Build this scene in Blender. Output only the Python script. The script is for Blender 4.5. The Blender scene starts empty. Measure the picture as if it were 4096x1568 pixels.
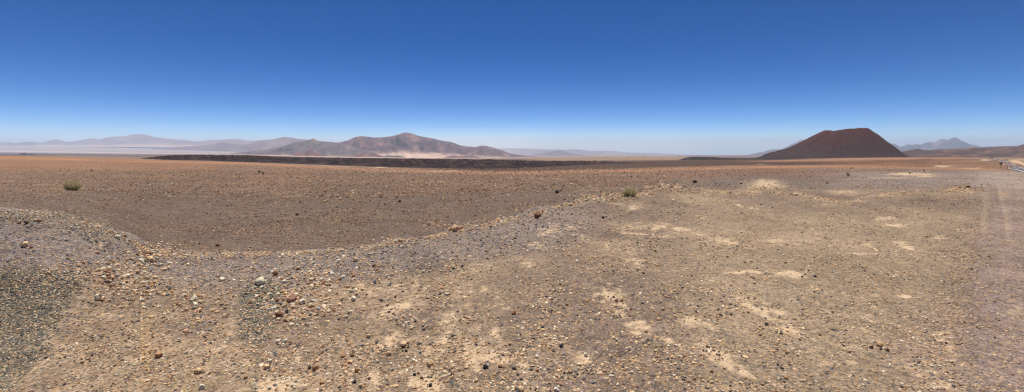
import bpy, math, random
import numpy as np
from mathutils import Vector

random.seed(7)
RNG = np.random.default_rng(11)
scene = bpy.context.scene
col = scene.collection

# ------------------------------------------------------------------ camera
FPX, CX, HOR, EYE = 1800.0, 2048.0, 580.0, 1.7      # photo pixels (4096 wide); eye height in metres
cam_d = bpy.data.cameras.new('camera')
cam = bpy.data.objects.new('camera', cam_d); col.objects.link(cam)
cam_d.sensor_width = 36.0
cam_d.lens = FPX / 4096 * 36.0
cam_d.shift_y = -(784 - HOR) / 4096
cam_d.clip_start = 0.05; cam_d.clip_end = 400000
cam.location = (0, 0, EYE); cam.rotation_euler = (math.radians(90), 0, 0)
scene.camera = cam

# ------------------------------------------------------------------ helpers
SY = FPX / 2441.0                   # distances below were paced out for a longer lens
THM = 51.0
def lin(c):
    c = np.asarray(c, float) / 255.0
    return np.where(c <= 0.04045, c / 12.92, ((c + 0.055) / 1.055) ** 2.4)
KA = 1.50
def A(r, g, b):                     # colour seen in full sun -> albedo
    return np.minimum(lin((r, g, b)) / KA, 0.85)

def tag(o, label=None, cat=None, group=None, kind=None):
    if label: o['label'] = label
    if cat: o['category'] = cat
    if group: o['group'] = group
    if kind: o['kind'] = kind
    return o

def mesh_np(name, V, F, mat, parent=None, smooth=False, cols=None, extra=None):
    """V (n,3), F (m,3|4) int arrays -> ONE mesh object"""
    me = bpy.data.meshes.new(name)
    V = np.ascontiguousarray(V, np.float32); F = np.ascontiguousarray(F, np.int32)
    k = F.shape[1]
    me.vertices.add(len(V)); me.vertices.foreach_set('co', V.ravel())
    me.loops.add(F.size); me.loops.foreach_set('vertex_index', F.ravel())
    me.polygons.add(len(F)); me.polygons.foreach_set('loop_start', np.arange(0, F.size, k, dtype=np.int32))
    me.polygons.foreach_set('use_smooth', np.full(len(F), smooth))
    me.update(calc_edges=True)
    if cols is not None:
        a = me.color_attributes.new('tint', 'FLOAT_COLOR', 'POINT')
        c4 = np.ones((len(V), 4), np.float32); c4[:, :3] = cols
        a.data.foreach_set('color', c4.ravel())
    for nm, arr in (extra or {}).items():
        a = me.attributes.new(nm, 'FLOAT', 'POINT'); a.data.foreach_set('value', np.ascontiguousarray(arr, np.float32))
    if mat: me.materials.append(mat)
    o = bpy.data.objects.new(name, me); col.objects.link(o)
    if parent: o.parent = parent
    return o

def empty(name, loc, rz=0):
    o = bpy.data.objects.new(name, None); col.objects.link(o)
    o.location = loc; o.rotation_euler = (0, 0, rz); return o

def grid_faces(nr, nc, wrap=False):
    i = np.arange(nr * nc).reshape(nr, nc)
    if wrap: i = np.concatenate([i, i[:, :1]], 1)
    return np.stack([i[:-1, :-1], i[:-1, 1:], i[1:, 1:], i[1:, :-1]], -1).reshape(-1, 4)

# value-gradient noise --------------------------------------------------
def _h(ix, iy, s):
    n = (ix.astype(np.int64) * 374761393 + iy.astype(np.int64) * 668265263 + s * 1442695041) & 0xFFFFFFFF
    n = ((n ^ (n >> 13)) * 1274126177) & 0xFFFFFFFF
    n = ((n ^ (n >> 15)) * 2246822519) & 0xFFFFFFFF
    return (n ^ (n >> 16)) & 0xFFFF
_ang = np.arange(65536) / 65536.0 * 2 * np.pi
_GX, _GY = np.cos(_ang), np.sin(_ang)
def perlin(x, y, s=0):
    x = np.asarray(x, float); y = np.asarray(y, float)
    x0 = np.floor(x); y0 = np.floor(y); fx = x - x0; fy = y - y0
    u = fx * fx * fx * (fx * (fx * 6 - 15) + 10); v = fy * fy * fy * (fy * (fy * 6 - 15) + 10)
    def g(dx, dy):
        h = _h(x0 + dx, y0 + dy, s)
        return _GX[h] * (fx - dx) + _GY[h] * (fy - dy)
    a = g(0, 0); b = g(1, 0); c = g(0, 1); d = g(1, 1)
    return ((a + u * (b - a)) + v * ((c + u * (d - c)) - (a + u * (b - a)))) * 1.45
def fbm(x, y, o=4, s=0, gain=.5):
    r = 0; am = 1; t = 0
    for k in range(o):
        r = r + am * perlin(x * 2 ** k + 17.3 * k, y * 2 ** k - 9.1 * k, s + k); t += am; am *= gain
    return r / t
def ridged(x, y, o=4, s=0, gain=.5):
    r = 0; am = 1; t = 0
    for k in range(o):
        n = 1 - np.abs(perlin(x * 2 ** k + 5.7 * k, y * 2 ** k + 3.1 * k, s + k)); r = r + am * n * n; t += am; am *= gain
    return r / t
def sstep(a, b, x):
    t = np.clip((x - a) / (b - a), 0, 1); return t * t * (3 - 2 * t)
def mixc(c, d, f):
    return c + (np.asarray(d) - c) * np.asarray(f)[..., None]

def pchip(xk, yk, x):
    """xk,yk (C,K); x (C,R)"""
    h = np.diff(xk, axis=1); d = np.diff(yk, axis=1) / h
    m = np.zeros_like(yk)
    w1 = 2 * h[:, 1:] + h[:, :-1]; w2 = h[:, 1:] + 2 * h[:, :-1]
    ok = d[:, 1:] * d[:, :-1] > 0
    with np.errstate(all='ignore'):
        hm = (w1 + w2) / (w1 / d[:, :-1] + w2 / d[:, 1:])
    m[:, 1:-1] = np.where(ok, hm, 0); m[:, 0] = d[:, 0]; m[:, -1] = d[:, -1]
    out = np.empty(x.shape)
    K = xk.shape[1]
    idx = np.clip((x[:, :, None] >= xk[:, None, :]).sum(-1) - 1, 0, K - 2) if x.size < 4e5 else None
    if idx is None:
        idx = np.zeros(x.shape, np.int64)
        for k in range(1, K - 1): idx += (x >= xk[:, k:k + 1])
    ta = np.take_along_axis
    hk = ta(h, idx, 1); x0 = ta(xk, idx, 1); y0 = ta(yk, idx, 1); y1 = ta(yk, idx + 1, 1); m0 = ta(m, idx, 1); m1 = ta(m, idx + 1, 1)
    t = (x - x0) / hk
    lo = t < 0; hi = t > 1; tc = np.clip(t, 0, 1)
    r = (y0 * (1 + 2 * tc) * (1 - tc) ** 2 + hk * m0 * tc * (1 - tc) ** 2 + y1 * tc * tc * (3 - 2 * tc) + hk * m1 * tc * tc * (tc - 1))
    r = np.where(lo, y0 + m0 * t * hk, r); r = np.where(hi, y1 + m1 * (t - 1) * hk, r)
    return r

# ------------------------------------------------------------------ materials
def new_mat(name):
    m = bpy.data.materials.new(name); m.use_nodes = True
    nt = m.node_tree; b = nt.nodes['Principled BSDF']
    b.inputs['Roughness'].default_value = .95
    if 'Specular IOR Level' in b.inputs: b.inputs['Specular IOR Level'].default_value = .15
    return m, nt, b
class NB:
    def __init__(s, nt): s.nt = nt; s.L = nt.links
    def n(s, t, **k):
        x = s.nt.nodes.new(t)
        for a, b in k.items(): setattr(x, a, b)
        return x
    def tex(s, kind, vec, scale, **k):
        x = s.n('ShaderNodeTexNoise' if kind == 'noise' else 'ShaderNodeTexVoronoi')
        s.L.new(vec, x.inputs['Vector']); x.inputs['Scale'].default_value = scale
        for a, b in k.items(): x.inputs[a].default_value = b
        return x
    def rng(s, v, a, b, c, d):
        x = s.n('ShaderNodeMapRange'); s.L.new(v, x.inputs[0])
        for i, q in enumerate((a, b, c, d)): x.inputs[1 + i].default_value = q
        return x.outputs[0]
    def math(s, op, a, b):
        x = s.n('ShaderNodeMath', operation=op)
        for i, q in enumerate((a, b)):
            if isinstance(q, (int, float)): x.inputs[i].default_value = q
            else: s.L.new(q, x.inputs[i])
        return x.outputs[0]
    def mul(s, c, f):                         # colour * scalar
        x = s.n('ShaderNodeVectorMath', operation='SCALE'); s.L.new(c, x.inputs[0]); s.L.new(f, x.inputs['Scale']); return x.outputs[0]
    def mix(s, a, b, f):
        x = s.n('ShaderNodeMix', data_type='RGBA')
        for sock, q in ((x.inputs[6], a), (x.inputs[7], b), (x.inputs[0], f)):
            if isinstance(q, (int, float)): sock.default_value = q
            elif isinstance(q, (tuple, list, np.ndarray)): sock.default_value = (*[float(v) for v in q[:3]], 1)
            else: s.L.new(q, sock)
        return x.outputs[2]
    def pos(s): return s.n('ShaderNodeTexCoord').outputs['Object']
    def attr(s, name): return s.n('ShaderNodeAttribute', attribute_name=name)

def tinted(name, scales, amp=.3, bump=None, rough=.95):
    """vertex tint times procedural noise at several scales"""
    m, nt, b = new_mat(name); q = NB(nt); p = q.pos()
    c = q.attr('tint').outputs['Color']
    for sc in scales:
        t = q.tex('noise', p, sc, Detail=4.0, Roughness=.65)
        c = q.mul(c, q.rng(t.outputs['Fac'], .3, .7, 1 - amp, 1 + amp))
    q.L.new(c, b.inputs['Base Color']); b.inputs['Roughness'].default_value = rough
    if bump:
        t = q.tex('noise', p, bump[0], Detail=6.0, Roughness=.7)
        bm = q.n('ShaderNodeBump'); bm.inputs['Strength'].default_value = bump[2]; bm.inputs['Distance'].default_value = bump[1]
        q.L.new(t.outputs['Fac'], bm.inputs['Height']); q.L.new(bm.outputs[0], b.inputs['Normal'])
    return m

def plain(name, c, var=.2, scale=30, rough=.8, bump=0, metal=0):
    m, nt, b = new_mat(name); q = NB(nt); p = q.pos()
    t = q.tex('noise', p, scale, Detail=5.0, Roughness=.65)
    c1 = np.array(c) * (1 - var); c2 = np.minimum(np.array(c) * (1 + var), .9)
    q.L.new(q.mix(c1, c2, q.rng(t.outputs['Fac'], .35, .65, 0, 1)), b.inputs['Base Color'])
    b.inputs['Roughness'].default_value = rough; b.inputs['Metallic'].default_value = metal
    if bump:
        bm = q.n('ShaderNodeBump'); bm.inputs['Strength'].default_value = .8; bm.inputs['Distance'].default_value = bump
        q.L.new(t.outputs['Fac'], bm.inputs['Height']); q.L.new(bm.outputs[0], b.inputs['Normal'])
    return m

# ------------------------------------------------------------------ ground: rows of the view -> distances, per direction
XK = np.array([-400, 0, 500, 1000, 1300, 1700, 2000, 2400, 2700, 3000, 3150, 3300, 3600, 3900, 4000, 4096, 4500.])
ROWS = {
 45:    [715, 715, 728, 745, 752, 757, 758, 735, 727, 724, 722, 721, 722, 728, 730, 732, 735],
 110:   [652, 652, 660, 672, 681, 690, 695, 692, 686, 683, 682, 681, 685, 698, 701, 702, 704],
 250:   [625, 625, 640, 651, 667, 680, 688, 682, 673, 667, 664, 662, 664, 672, 674, 675, 677],
 700:   [622.5, 622.5, 636, 649, 662, 674, 676, 663, 653, 648, 646, 643, 643, 644.5, 645, 646, 648],
 1100:  [621, 621, 633, 648, 660, 671, 673, 657, 647, 643, 642, 638, 636, 635.5, 636, 636.5, 638],
 3000:  [618, 618, 622, 627, 635, 638, 642, 641, 639, 637, 636.5, 632, 628.5, 628, 628, 628, 628],
 8000:  [614, 614, 616, 621, 629, 634, 634, 628, 627.5, 627, 627, 627, 625, 624, 624, 623, 622],
 16000: [606, 606, 609, 615, 624, 629, 631, 626, 625, 625, 625, 624, 622, 618, 617, 616, 616],
 40000: [583, 583, 588, 600, 612, 618, 622, 622, 622, 622, 621, 620, 615, 610, 608, 605, 605],
 90000: [582, 582, 585, 598, 610, 616, 620, 620, 620, 620, 619, 618, 613, 608, 606, 603, 603]}
EX = np.array([-300, 0, 100, 180, 300, 400, 480, 560, 620, 800, 1000, 1200, 1400, 1560, 1700, 1800, 1900, 2000, 2150, 2300, 2380, 2480, 2600, 2650, 2800, 2950, 3000, 3060, 3130, 3250, 3350, 3400, 3450, 3500, 3700, 3850, 3900, 4000, 4096, 4500.])
ER = np.array([826, 830, 838, 845, 872, 903, 935, 978, 1008, 1015, 1010, 1005, 993, 970, 948, 930, 905, 875, 843, 806, 788, 778, 768, 762, 762, 770, 766, 764, 768, 778, 800, 806, 790, 774, 762, 755, 757, 770, 780, 790.])
EY = SY * np.array([8, 8, 8, 8, 8.2, 8.6, 9, 9.5, 9.8, 9.8, 9.8, 9.9, 10.1, 10.6, 11.2, 12, 13, 14.3, 16, 18.5, 19.6, 20.8, 22, 23, 23.5, 23, 22.8, 23, 22.8, 21.5, 19.4, 18.6, 19.8, 22, 23.5, 24.5, 24.3, 23, 22, 21])

th_in = np.linspace(-THM, THM, 1241)
th_out = THM + np.cumsum(np.linspace(.12, 4.2, 62)); th_out = THM + (th_out - THM) * ((180 - THM) / (th_out[-1] - THM + 2))
TH = np.radians(np.concatenate([-th_out[::-1], th_in, th_out]))
rr = np.concatenate([np.geomspace(.3, 2.4, 60)[:-1], np.geomspace(2.4, 260, 740)[:-1], np.geomspace(260, 75000, 290)])
absd = np.abs(np.degrees(TH))
CPX = np.where(absd <= THM, CX + FPX * np.tan(np.clip(TH, -math.radians(THM), math.radians(THM))), 0)
e42 = FPX * math.tan(math.radians(THM))
CPX = np.where(absd > THM, CX + np.sign(TH) * e42 * (180 - absd) / (180 - THM), CPX)
COS = np.cos(np.clip(TH, -math.radians(THM), math.radians(THM)))
YG = rr[None, :] * COS[:, None]                         # (C,R) depth used by the profile
XG = np.sin(TH)[:, None] * rr[None, :]; YW = np.cos(TH)[:, None] * rr[None, :]

def sm(xk, yk, x, w=45):
    return np.mean([np.interp(x + d, xk, yk) for d in np.linspace(-w, w, 7)], 0)
ye = sm(EX, EY, CPX, 25); er = sm(EX, ER, CPX, 16)
er = er + (5 * fbm(CPX / 70, CPX * 0, 4, 151) + 2.5 * fbm(CPX / 16, CPX * 0, 3, 155))
ks, vs = [], []
ks.append(.30 * ye); vs.append(EYE * FPX / ks[-1])
ks.append(.62 * ye); vs.append((EYE) * FPX / ks[-1] * np.where(CPX < 560, .93, 1.0) )
ks.append(ye); vs.append(er - HOR)
ks.append(1.12 * ye + .22); vs.append(er - HOR + 10)
y15 = np.minimum(1.55 * ye, 38 * SY); ks.append(y15); vs.append(er - HOR - 14)
for Y, R in ROWS.items():
    Y = Y * SY
    ks.append(np.full_like(ye, Y)); vs.append(sm(XK, np.array(R, float), CPX, 90 if Y < 3700 else 140) - HOR)
ks = np.log(np.stack(ks, 1)); vs = np.log(np.stack(vs, 1))
LY = np.log(YG)
row_rel = np.exp(pchip(ks, vs, LY))
ZG = EYE - row_rel * YG / FPX
ZG = np.where(YG < .30 * ye[:, None], 0, ZG)
# relief
near = 1 - sstep(60, 400, rr)[None, :]
ZG = ZG + .05 * fbm(XG / 1.5, YW / 1.5, 4, 3) * near * sstep(1.5, 5, rr)[None, :]
ZG = ZG + .019 * fbm(XG / .24, YW / .24, 4, 9) * (1 - sstep(18, 40, rr))[None, :]
ZG = ZG + .0016 * np.minimum(YG, 1200) * fbm(XG / (14), YW / 14, 3, 21) * sstep(14, 60, rr)[None, :] * (1 - sstep(200, 700, rr))[None, :]
ZG = ZG + .0007 * np.minimum(YG, 9000) * fbm(XG / 160, YW / 160, 3, 25) * sstep(200, 700, rr)[None, :] * (1 - sstep(6000, 12000, rr))[None, :]
def bump_at(px, Y, sx, sy, h, lump=.3, seed=0):
    global ZG
    Y = Y * SY
    x = (px - CX) / FPX * Y
    d2 = ((XG - x) / sx) ** 2 + ((YW - Y) / sy) ** 2
    g = np.exp(-np.minimum(d2, 40)) * (1 + lump * fbm(XG / .35 * min(1, 1 / sx), YW / .35 * min(1, 1 / sx), 3, 60 + seed))
    ZG = ZG + h * g
for b in [(3060, 23.4, 1.05, .8, .24), (2670, 23.6, .9, .7, .2), (2790, 24, .9, .6, .09), (2380, 19.4, .8, .7, .12), (2150, 16, .5, .5, .09),
          (1825, 12.2, .35, .3, .09), (3870, 24.3, .8, .6, .12), (3376, 27, 1.1, 1.6, .16), (585, 8.6, .45, .5, .12), (1590, 10.7, .3, .3, .05),
          (3925, 330, 12, 9, 1.6), (3905, 300, 9, 8, 1.0), (4095, 520, 10, 14, 1.6), (4070, 760, 14, 24, 2.0), (3700, 60, 6, 2.5, .3), (3640, 80, 7, 3, .35)]:
    bump_at(*b, seed=int(b[0]))
# the bank is a dumped, lumpy windrow
bm_ = np.exp(-((YG - ye[:, None] * .95) / (.16 * ye[:, None])) ** 2) * (1 - sstep(2400, 2700, CPX))[:, None]
ZG = ZG + bm_ * (.075 * fbm(XG / .7, YW / .5, 4, 171) + .03 * np.abs(fbm(XG / .25, YW / .25, 3, 175)))
# ruts of the lane, and the lane worn a little lower than the stony strip beside it
R0_ = HOR + (EYE - ZG) * FPX / YG
P0_ = CPX[:, None]
lane_ = np.clip((P0_ - np.interp(R0_, [700, 780, 950, 1150, 1300, 1568], [3880, 3930, 3925, 3890, 3880, 3890])) / 110 + .5, 0, 1) * (R0_ > 880) * (np.abs(TH)[:, None] < 1.2)
ZG = ZG - .012 * lane_ * sstep(880, 1000, R0_) + .008 * np.exp(-((lane_ - .35) / .25) ** 2) * sstep(900, 1000, R0_) * (1 + 1.5 * fbm(XG / .25, YW / .25, 2, 131))
for xs in ([3968, 3995, 4020, 4040, 4055], [3940, 3940, 3930, 3925, 3925]):
    d_ = (P0_ - np.interp(R0_, [690, 760, 850, 1000, 1568], xs)) / np.interp(R0_, [690, 1000, 1568], [9, 20, 34])
    ZG = ZG + (-.012 * np.exp(-d_ ** 2) + .007 * np.exp(-(np.abs(d_) - 1.7) ** 2 * 3)) * sstep(692, 720, R0_) * (1 - sstep(880, 1050, R0_)) * (P0_ > 3700) * (P0_ < 4300)
ROWG = HOR + (EYE - ZG) * FPX / YG
ENV = np.minimum.accumulate(ROWG, axis=1)               # what can be seen from the eye

def locate(px, row):
    """photo pixel -> ground point (vectorised): x, y, z, Y"""
    px = np.atleast_1d(np.asarray(px, float)); row = np.atleast_1d(np.asarray(row, float))
    th = np.arctan((px - CX) / FPX); ci = np.clip(np.searchsorted(TH, th), 1, len(TH) - 1)
    ci = np.where(np.abs(TH[ci - 1] - th) < np.abs(TH[ci] - th), ci - 1, ci)
    ri = np.empty(len(px), np.int64); fr = np.empty(len(px))
    o = np.argsort(ci, kind='stable')
    cs, st = np.unique(ci[o], return_index=True); st = np.append(st, len(o))
    for k, c in enumerate(cs):
        ii = o[st[k]:st[k + 1]]
        e = -ENV[c]; j = np.clip(np.searchsorted(e, -row[ii]), 1, len(rr) - 1)
        a, b = ROWG[c, j - 1], ROWG[c, j]
        with np.errstate(all='ignore'):
            f = np.clip((a - row[ii]) / (a - b), 0, 1)
        ri[ii] = j; fr[ii] = np.where(np.isfinite(f), f, 1)
    r = rr[ri - 1] * (1 - fr) + rr[ri] * fr
    z = ZG[ci, ri - 1] * (1 - fr) + ZG[ci, ri] * fr
    Y = r * np.cos(th)
    return np.stack([np.sin(th) * r, Y, z], 1)
def ground_z(x, y):
    th = np.arctan2(x, y); r = np.hypot(x, y)
    ci = np.clip(np.searchsorted(TH, th), 1, len(TH) - 1); ri = np.clip(np.searchsorted(rr, r), 1, len(rr) - 1)
    fc = np.clip((th - TH[ci - 1]) / (TH[ci] - TH[ci - 1]), 0, 1); f = np.clip((r - rr[ri - 1]) / (rr[ri] - rr[ri - 1]), 0, 1)
    a = ZG[ci - 1, ri - 1] * (1 - f) + ZG[ci - 1, ri] * f; b = ZG[ci, ri - 1] * (1 - f) + ZG[ci, ri] * f
    return a * (1 - fc) + b * fc

# ---- what the ground is made of (albedo), by place
C_PAD, C_TAN, C_SAND = A(139, 120, 106), A(182, 157, 128), A(226, 196, 158)
C_LILAC, C_DARKGR = A(143, 131, 126), A(126, 119, 102)
C_FIELD, C_FGREY, C_PLAIN = A(150, 119, 98), A(122, 105, 93), A(86, 69, 60)
C_STRIP = A(186, 138, 104)

PATCH = [  # px, row, half-width, half-height, angle (deg, clockwise down), strength
 (1597,1231,110,32,-18,1),(1795,1279,48,62,10,.9),(1548,1367,70,28,-35,1),(1931,1420,95,62,-10,1),(1711,1530,80,50,-20,1),(1200,1451,50,22,0,.8),
 (1112,1540,130,42,0,1),(1490,1520,42,62,0,.8),(1764,1380,30,42,0,.8),(1984,1345,44,30,20,.8),(1931,1156,24,15,0,.8),(2001,1190,60,30,0,.5),(2006,1235,45,26,0,.5),
 (2435,1182,62,44,20,.9),(2490,1218,40,20,30,.8),(2545,1300,62,40,25,.9),(2488,1258,28,22,30,.8),(2554,1337,48,16,10,.9),(2761,1284,48,20,10,1),(2836,1301,44,14,10,.8),
 (3003,1222,74,18,35,.95),(3056,1253,44,22,35,.95),(2664,1359,38,11,5,.9),(2721,1380,28,15,25,.9),(2884,1433,130,34,33,1),(2972,1482,62,24,33,1),(3020,1512,30,12,30,.7),
 (2224,1376,95,22,28,.7),(2330,1442,42,62,20,.85),(2092,1473,52,44,30,.8),(2100,1530,40,40,0,.6),(2924,1552,64,20,0,.8),(2020,1430,70,30,20,.7),
 (2202,925,58,28,-8,.8),(2294,911,54,10,5,.7),(2312,942,80,12,8,.7),(2532,907,62,18,-8,.7),(2633,907,60,18,-10,.8),(2717,918,48,14,5,.9),(2567,935,100,5,5,1),(2640,944,40,8,0,.8),
 (2805,938,28,6,0,.9),(2466,889,40,10,0,.6),(2906,968,75,13,4,.9),(2105,1057,38,17,-35,.8),(2150,982,48,18,0,.7),(2541,1048,52,13,10,.8),(2986,1090,95,8,0,1),(2840,1120,30,7,20,.7),
 (2810,872,34,9,0,.7),(3017,828,40,11,0,.7),(2532,832,55,14,-10,.7),(2960,822,20,6,20,.9),
 (3098,964,72,8,0,.9),(3468,977,28,6,10,.9),(3500,995,34,5,25,.9),(3627,986,68,12,18,.9),(3446,1015,90,4,2,.9),(3160,1096,95,13,5,1),(3609,1101,44,6,0,.9),(3534,874,52,12,0,.9),
 (3578,900,48,10,5,1),(3759,951,44,12,0,.7),(3860,880,40,40,0,.35),(3840,930,60,30,0,.4),(3376,766,72,10,0,.7),(3495,1180,30,8,0,.7),(3609,1187,36,12,8,1),(3098,1248,64,18,10,1),
 (3173,1323,80,20,20,.95),(3305,1251,48,10,8,.8),(3486,1270,50,11,25,.8),(3296,1451,32,10,0,.8),(3406,1451,52,18,10,.75),(3450,1318,24,10,0,.7),(3688,1477,90,42,0,.75),(3785,1341,38,28,20,.8),
 (3794,1385,26,40,0,.7),(3754,1543,80,30,0,.7),(3560,1155,40,8,0,.5),(3700,1080,50,10,0,.5),(4030,1000,60,14,0,.35),(4060,1090,50,30,0,.4),(4070,1230,40,30,0,.4),
 (440,1262,46,9,0,.8),(497,1367,40,12,0,.7),(568,1438,52,19,0,.8),(836,1416,76,14,-25,.8),(744,1394,40,20,0,.5),(1004,1552,50,16,0,.8),(360,1312,24,12,0,.6),(470,1380,60,30,-10,.4),(640,1330,40,20,0,.3),
 (405,985,9,26,10,.9),(3060,738,100,24,0,.9),(2680,745,70,16,0,.6),(2390,795,60,14,-15,.45),(3250,785,110,8,12,.7),(3520,778,110,6,-8,.6),(3420,806,40,6,0,.7),(3880,760,70,12,0,.6),(2460,812,40,10,0,.6),
 (2050,735+130,40,8,-20,.35),(2600,780,60,6,0,.4),(3640,697,120,6,0,1),(3700,705,90,5,0,.8),(3560,712,150,4,0,.7),(3400,716,160,3,0,.5),(3780,666,50,5,0,.8),(3700,684,60,3,0,.5),(1600,686,230,2.2,1,.6),(1545,668,60,2,-3,1),(1780,683,60,2.5,0,.9),(1350,663,120,2,3,.5),
 (2400,680,60,2.2,-3,.5),(3040,657,40,1.5,0,.7),(3480,631,300,2.5,-1,.4),(3390,676,330,1.5,0,.6),(4070,651,60,9,10,.9),(4090,640,50,5,0,.7),(3945,641,34,4,0,.8),(3890,672,40,4,0,.6)]

def ground_colour(px, row, Y, x, y, e_row, e_y):
    """albedo (n,3) and loose-sand amount (n)"""
    n1 = fbm(x / 2.3, y / 2.3, 3, 40); n2 = fbm(x / .45, y / .45, 3, 44)
    Y = Y / SY; e_y = e_y / SY
    q = np.minimum(1, 14 / np.maximum(Y, 1))
    nb = fbm(px / 260, row / (30 + 90 * q), 4, 48)        # broad drifts, longer across the view as the ground recedes
    nf = fbm(x / 9, y / 22, 3, 52)
    c = np.broadcast_to(C_PAD, px.shape + (3,)).copy()
    c = mixc(c, C_TAN, .62 * sstep(-.3, .5, n1 + .5 * nb))
    c = mixc(c, A(112, 96, 86), .6 * sstep(.0, .45, fbm(px / 240, row / 70, 4, 58)))
    # tan gravel in the lower left, and by the right of the pad
    c = mixc(c, C_TAN, .8 * sstep(1180, 1330, row + 40 * n1) * (1 - sstep(900, 1250, px)) * sstep(-.5, .2, n2 + n1))
    c = mixc(c, A(172, 150, 123), .65 * sstep(2500, 3000, px) * sstep(800, 900, row) * (1 - sstep(3650, 3900, px)))
    # lilac gravel of the bank and of the lane at the right
    bank = (1 - sstep(85, 200, row - e_row + 50 * n1)) * (1 - sstep(2150, 2500, px)) * (Y <= e_y * 1.05)
    bank = np.maximum(bank, (1 - sstep(1040, 1130, row + 40 * n1)) * (1 - sstep(480, 640, px)) * (Y <= e_y * 1.05))
    c = mixc(c, C_LILAC, .8 * bank)
    lip = np.exp(-((row - e_row - 3) / (9 + 5 * n2)) ** 2) * sstep(-.15, .25, fbm(px / 90, row * 0, 3, 161)) * sstep(300, 450, px) * (Y <= e_y * 1.12)
    c = mixc(c, A(200, 164, 122), .75 * lip)
    lane_l = np.interp(row, [700, 780, 950, 1150, 1300, 1568], [3880, 3930, 3925, 3890, 3880, 3890])
    lane = sstep(-75, 75, px - lane_l + 70 * n1 + 40 * n2) * sstep(690, 720, row)
    lane = lane * (.55 + .45 * sstep(-.3, .3, fbm(px / 60, row / 90, 3, 119)))
    c = mixc(c, A(150, 130, 122), .9 * lane)
    pink = sstep(3480, 3700, px + 60 * n1) * (1 - lane) * sstep(1130, 1330, row)
    c = mixc(c, A(160, 136, 122), .6 * pink)
    trk = np.exp(-((px - np.interp(row, [690, 760, 850, 1000], [3968, 3995, 4020, 4040])) / 9) ** 2) + .7 * np.exp(-((px - np.interp(row, [690, 800, 1000], [3940, 3940, 3925])) / 14) ** 2)
    c = mixc(c, A(176, 154, 136), .6 * trk * sstep(690, 705, row) * (1 - sstep(900, 1050, row)))
    # heap of dark mixed gravel, lower left, and the tongue of it further right
    gl = np.interp(row, [1040, 1100, 1200, 1350, 1450, 1568], [60, 330, 300, 210, 130, 60])
    dk = sstep(-35, 45, gl - px + 50 * n2) * sstep(1050, 1110, row + 20 * n1)
    tw = np.interp(row, [1110, 1180, 1300, 1350, 1390], [20, 85, 75, 60, 0])
    dk = np.maximum(dk, sstep(-25, 20, tw - np.abs(px - np.interp(row, [1150, 1390], [1050, 1020])) + 14 * n2) * (row > 1110))
    dk = np.maximum(dk, .5 * sstep(840, 850, row) * (1 - sstep(930, 1020, row)) * (1 - sstep(420, 520, px)) * sstep(-.2, .2, n1))
    c = mixc(c, C_DARKGR, .9 * dk)
    # ---- beyond the bank
    far = sstep(1.03, 1.1, Y / e_y) * (1 - sstep(2500, 2900, px)) + sstep(30, 40, Y) * sstep(2500, 2900, px)
    far = np.clip(far, 0, 1)
    f = np.broadcast_to(C_FGREY, px.shape + (3,)).copy()
    t_or = np.interp(px, [0, 300, 700, 1000, 1500, 2000, 2300, 2700, 3100, 3600, 4096], [805, 778, 772, 788, 800, 775, 765, 722, 704, 672, 650])
    orange = sstep(34, -34, row - t_or + 44 * nb + 22 * nf + 12 * n1)
    mid = sstep(-.05, .3, fbm(px / 300, row / 45, 3, 77) + .25 * nf) * sstep(960, 860, row) * .75
    orange = np.maximum(orange, mid * (px < 2300))
    sw = sstep(.12, .3, fbm(px / 420, row / 9, 3, 81)) * .7
    wash = sstep(-.2, .3, 1.3 * fbm(px / 420, row / 11, 4, 83) + .3 * nf)
    f = mixc(f, C_FIELD, orange * sstep(790, 690, row + 30 * nb) ** .5 * (.35 + .5 * wash) * (1 - sw * sstep(2600, 300, px) * .6))
    f = mixc(f, A(182, 146, 112), .5 * orange * sstep(.2, .5, fbm(px / 380, row / 10, 4, 87)))
    rt = sstep(2500, 3000, px)
    f = mixc(f, A(131, 102, 87), rt * .55 * sstep(655, 690, row))
    f = mixc(f, A(128, 114, 104), sstep(2600, 2900, px) * sstep(690, 730, row + 8 * nb) * .85)
    f = mixc(f, A(154, 137, 126), sstep(3150, 3500, px + 60 * nb) * sstep(670, 700, row + 10 * nb) * .8)
    # the shelf's rim, paler and redder
    f = mixc(f, A(158, 120, 95), .75 * sstep(700, 660, row) * sstep(1100, 700, px + 400 * nb))
    er_ = sm(XK, np.array(ROWS[250], float), np.clip(px, -400, 4500), 40)
    f = mixc(f, C_STRIP, .75 * np.exp(-((row - er_ - 4) / 5) ** 2) * sstep(-.35, .1, nb + .2))
    # dark plain beyond, tan strips at the cone's foot
    pl = sstep(280, 380, Y) * sstep(1500, 1900, px) * (1 - sstep(3650, 3900, px))
    f = mixc(f, C_PLAIN, pl * .92)
    f = mixc(f, A(150, 126, 108), sstep(260, 360, Y) * (1 - sstep(1500, 1900, px)) * .8)
    st = sstep(2900, 3150, px) * (1 - sstep(3750, 3950, px)) * sstep(260, 330, Y)
    s1 = np.exp(-((row - np.interp(px, [2900, 3100, 3300, 3500, 3700], [646, 644, 640, 635, 634])) / np.interp(px, [2900, 3200, 3400], [1.5, 3.5, 6])) ** 2)
    f = mixc(f, A(164, 124, 98), np.clip(st * s1 * 1.3, 0, 1) * sstep(-.6, 0, nb + .3))
    s2 = np.exp(-((row - np.interp(px, [2900, 3300, 3500, 3700], [664, 657, 651, 640])) / 5) ** 2) * sstep(-.25, .15, fbm(px / 240, row / 7, 3, 91) + .1)
    f = mixc(f, A(92, 72, 62), st * s2 * .85)
    ro = sstep(3200, 3500, px) * sstep(638, 646, row) * (1 - sstep(664, 674, row + 5 * nb)) * (Y > 200)
    f = mixc(f, A(168, 150, 136), .8 * sstep(3840, 3960, px + 40 * nb) * sstep(678, 694, row))
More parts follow.
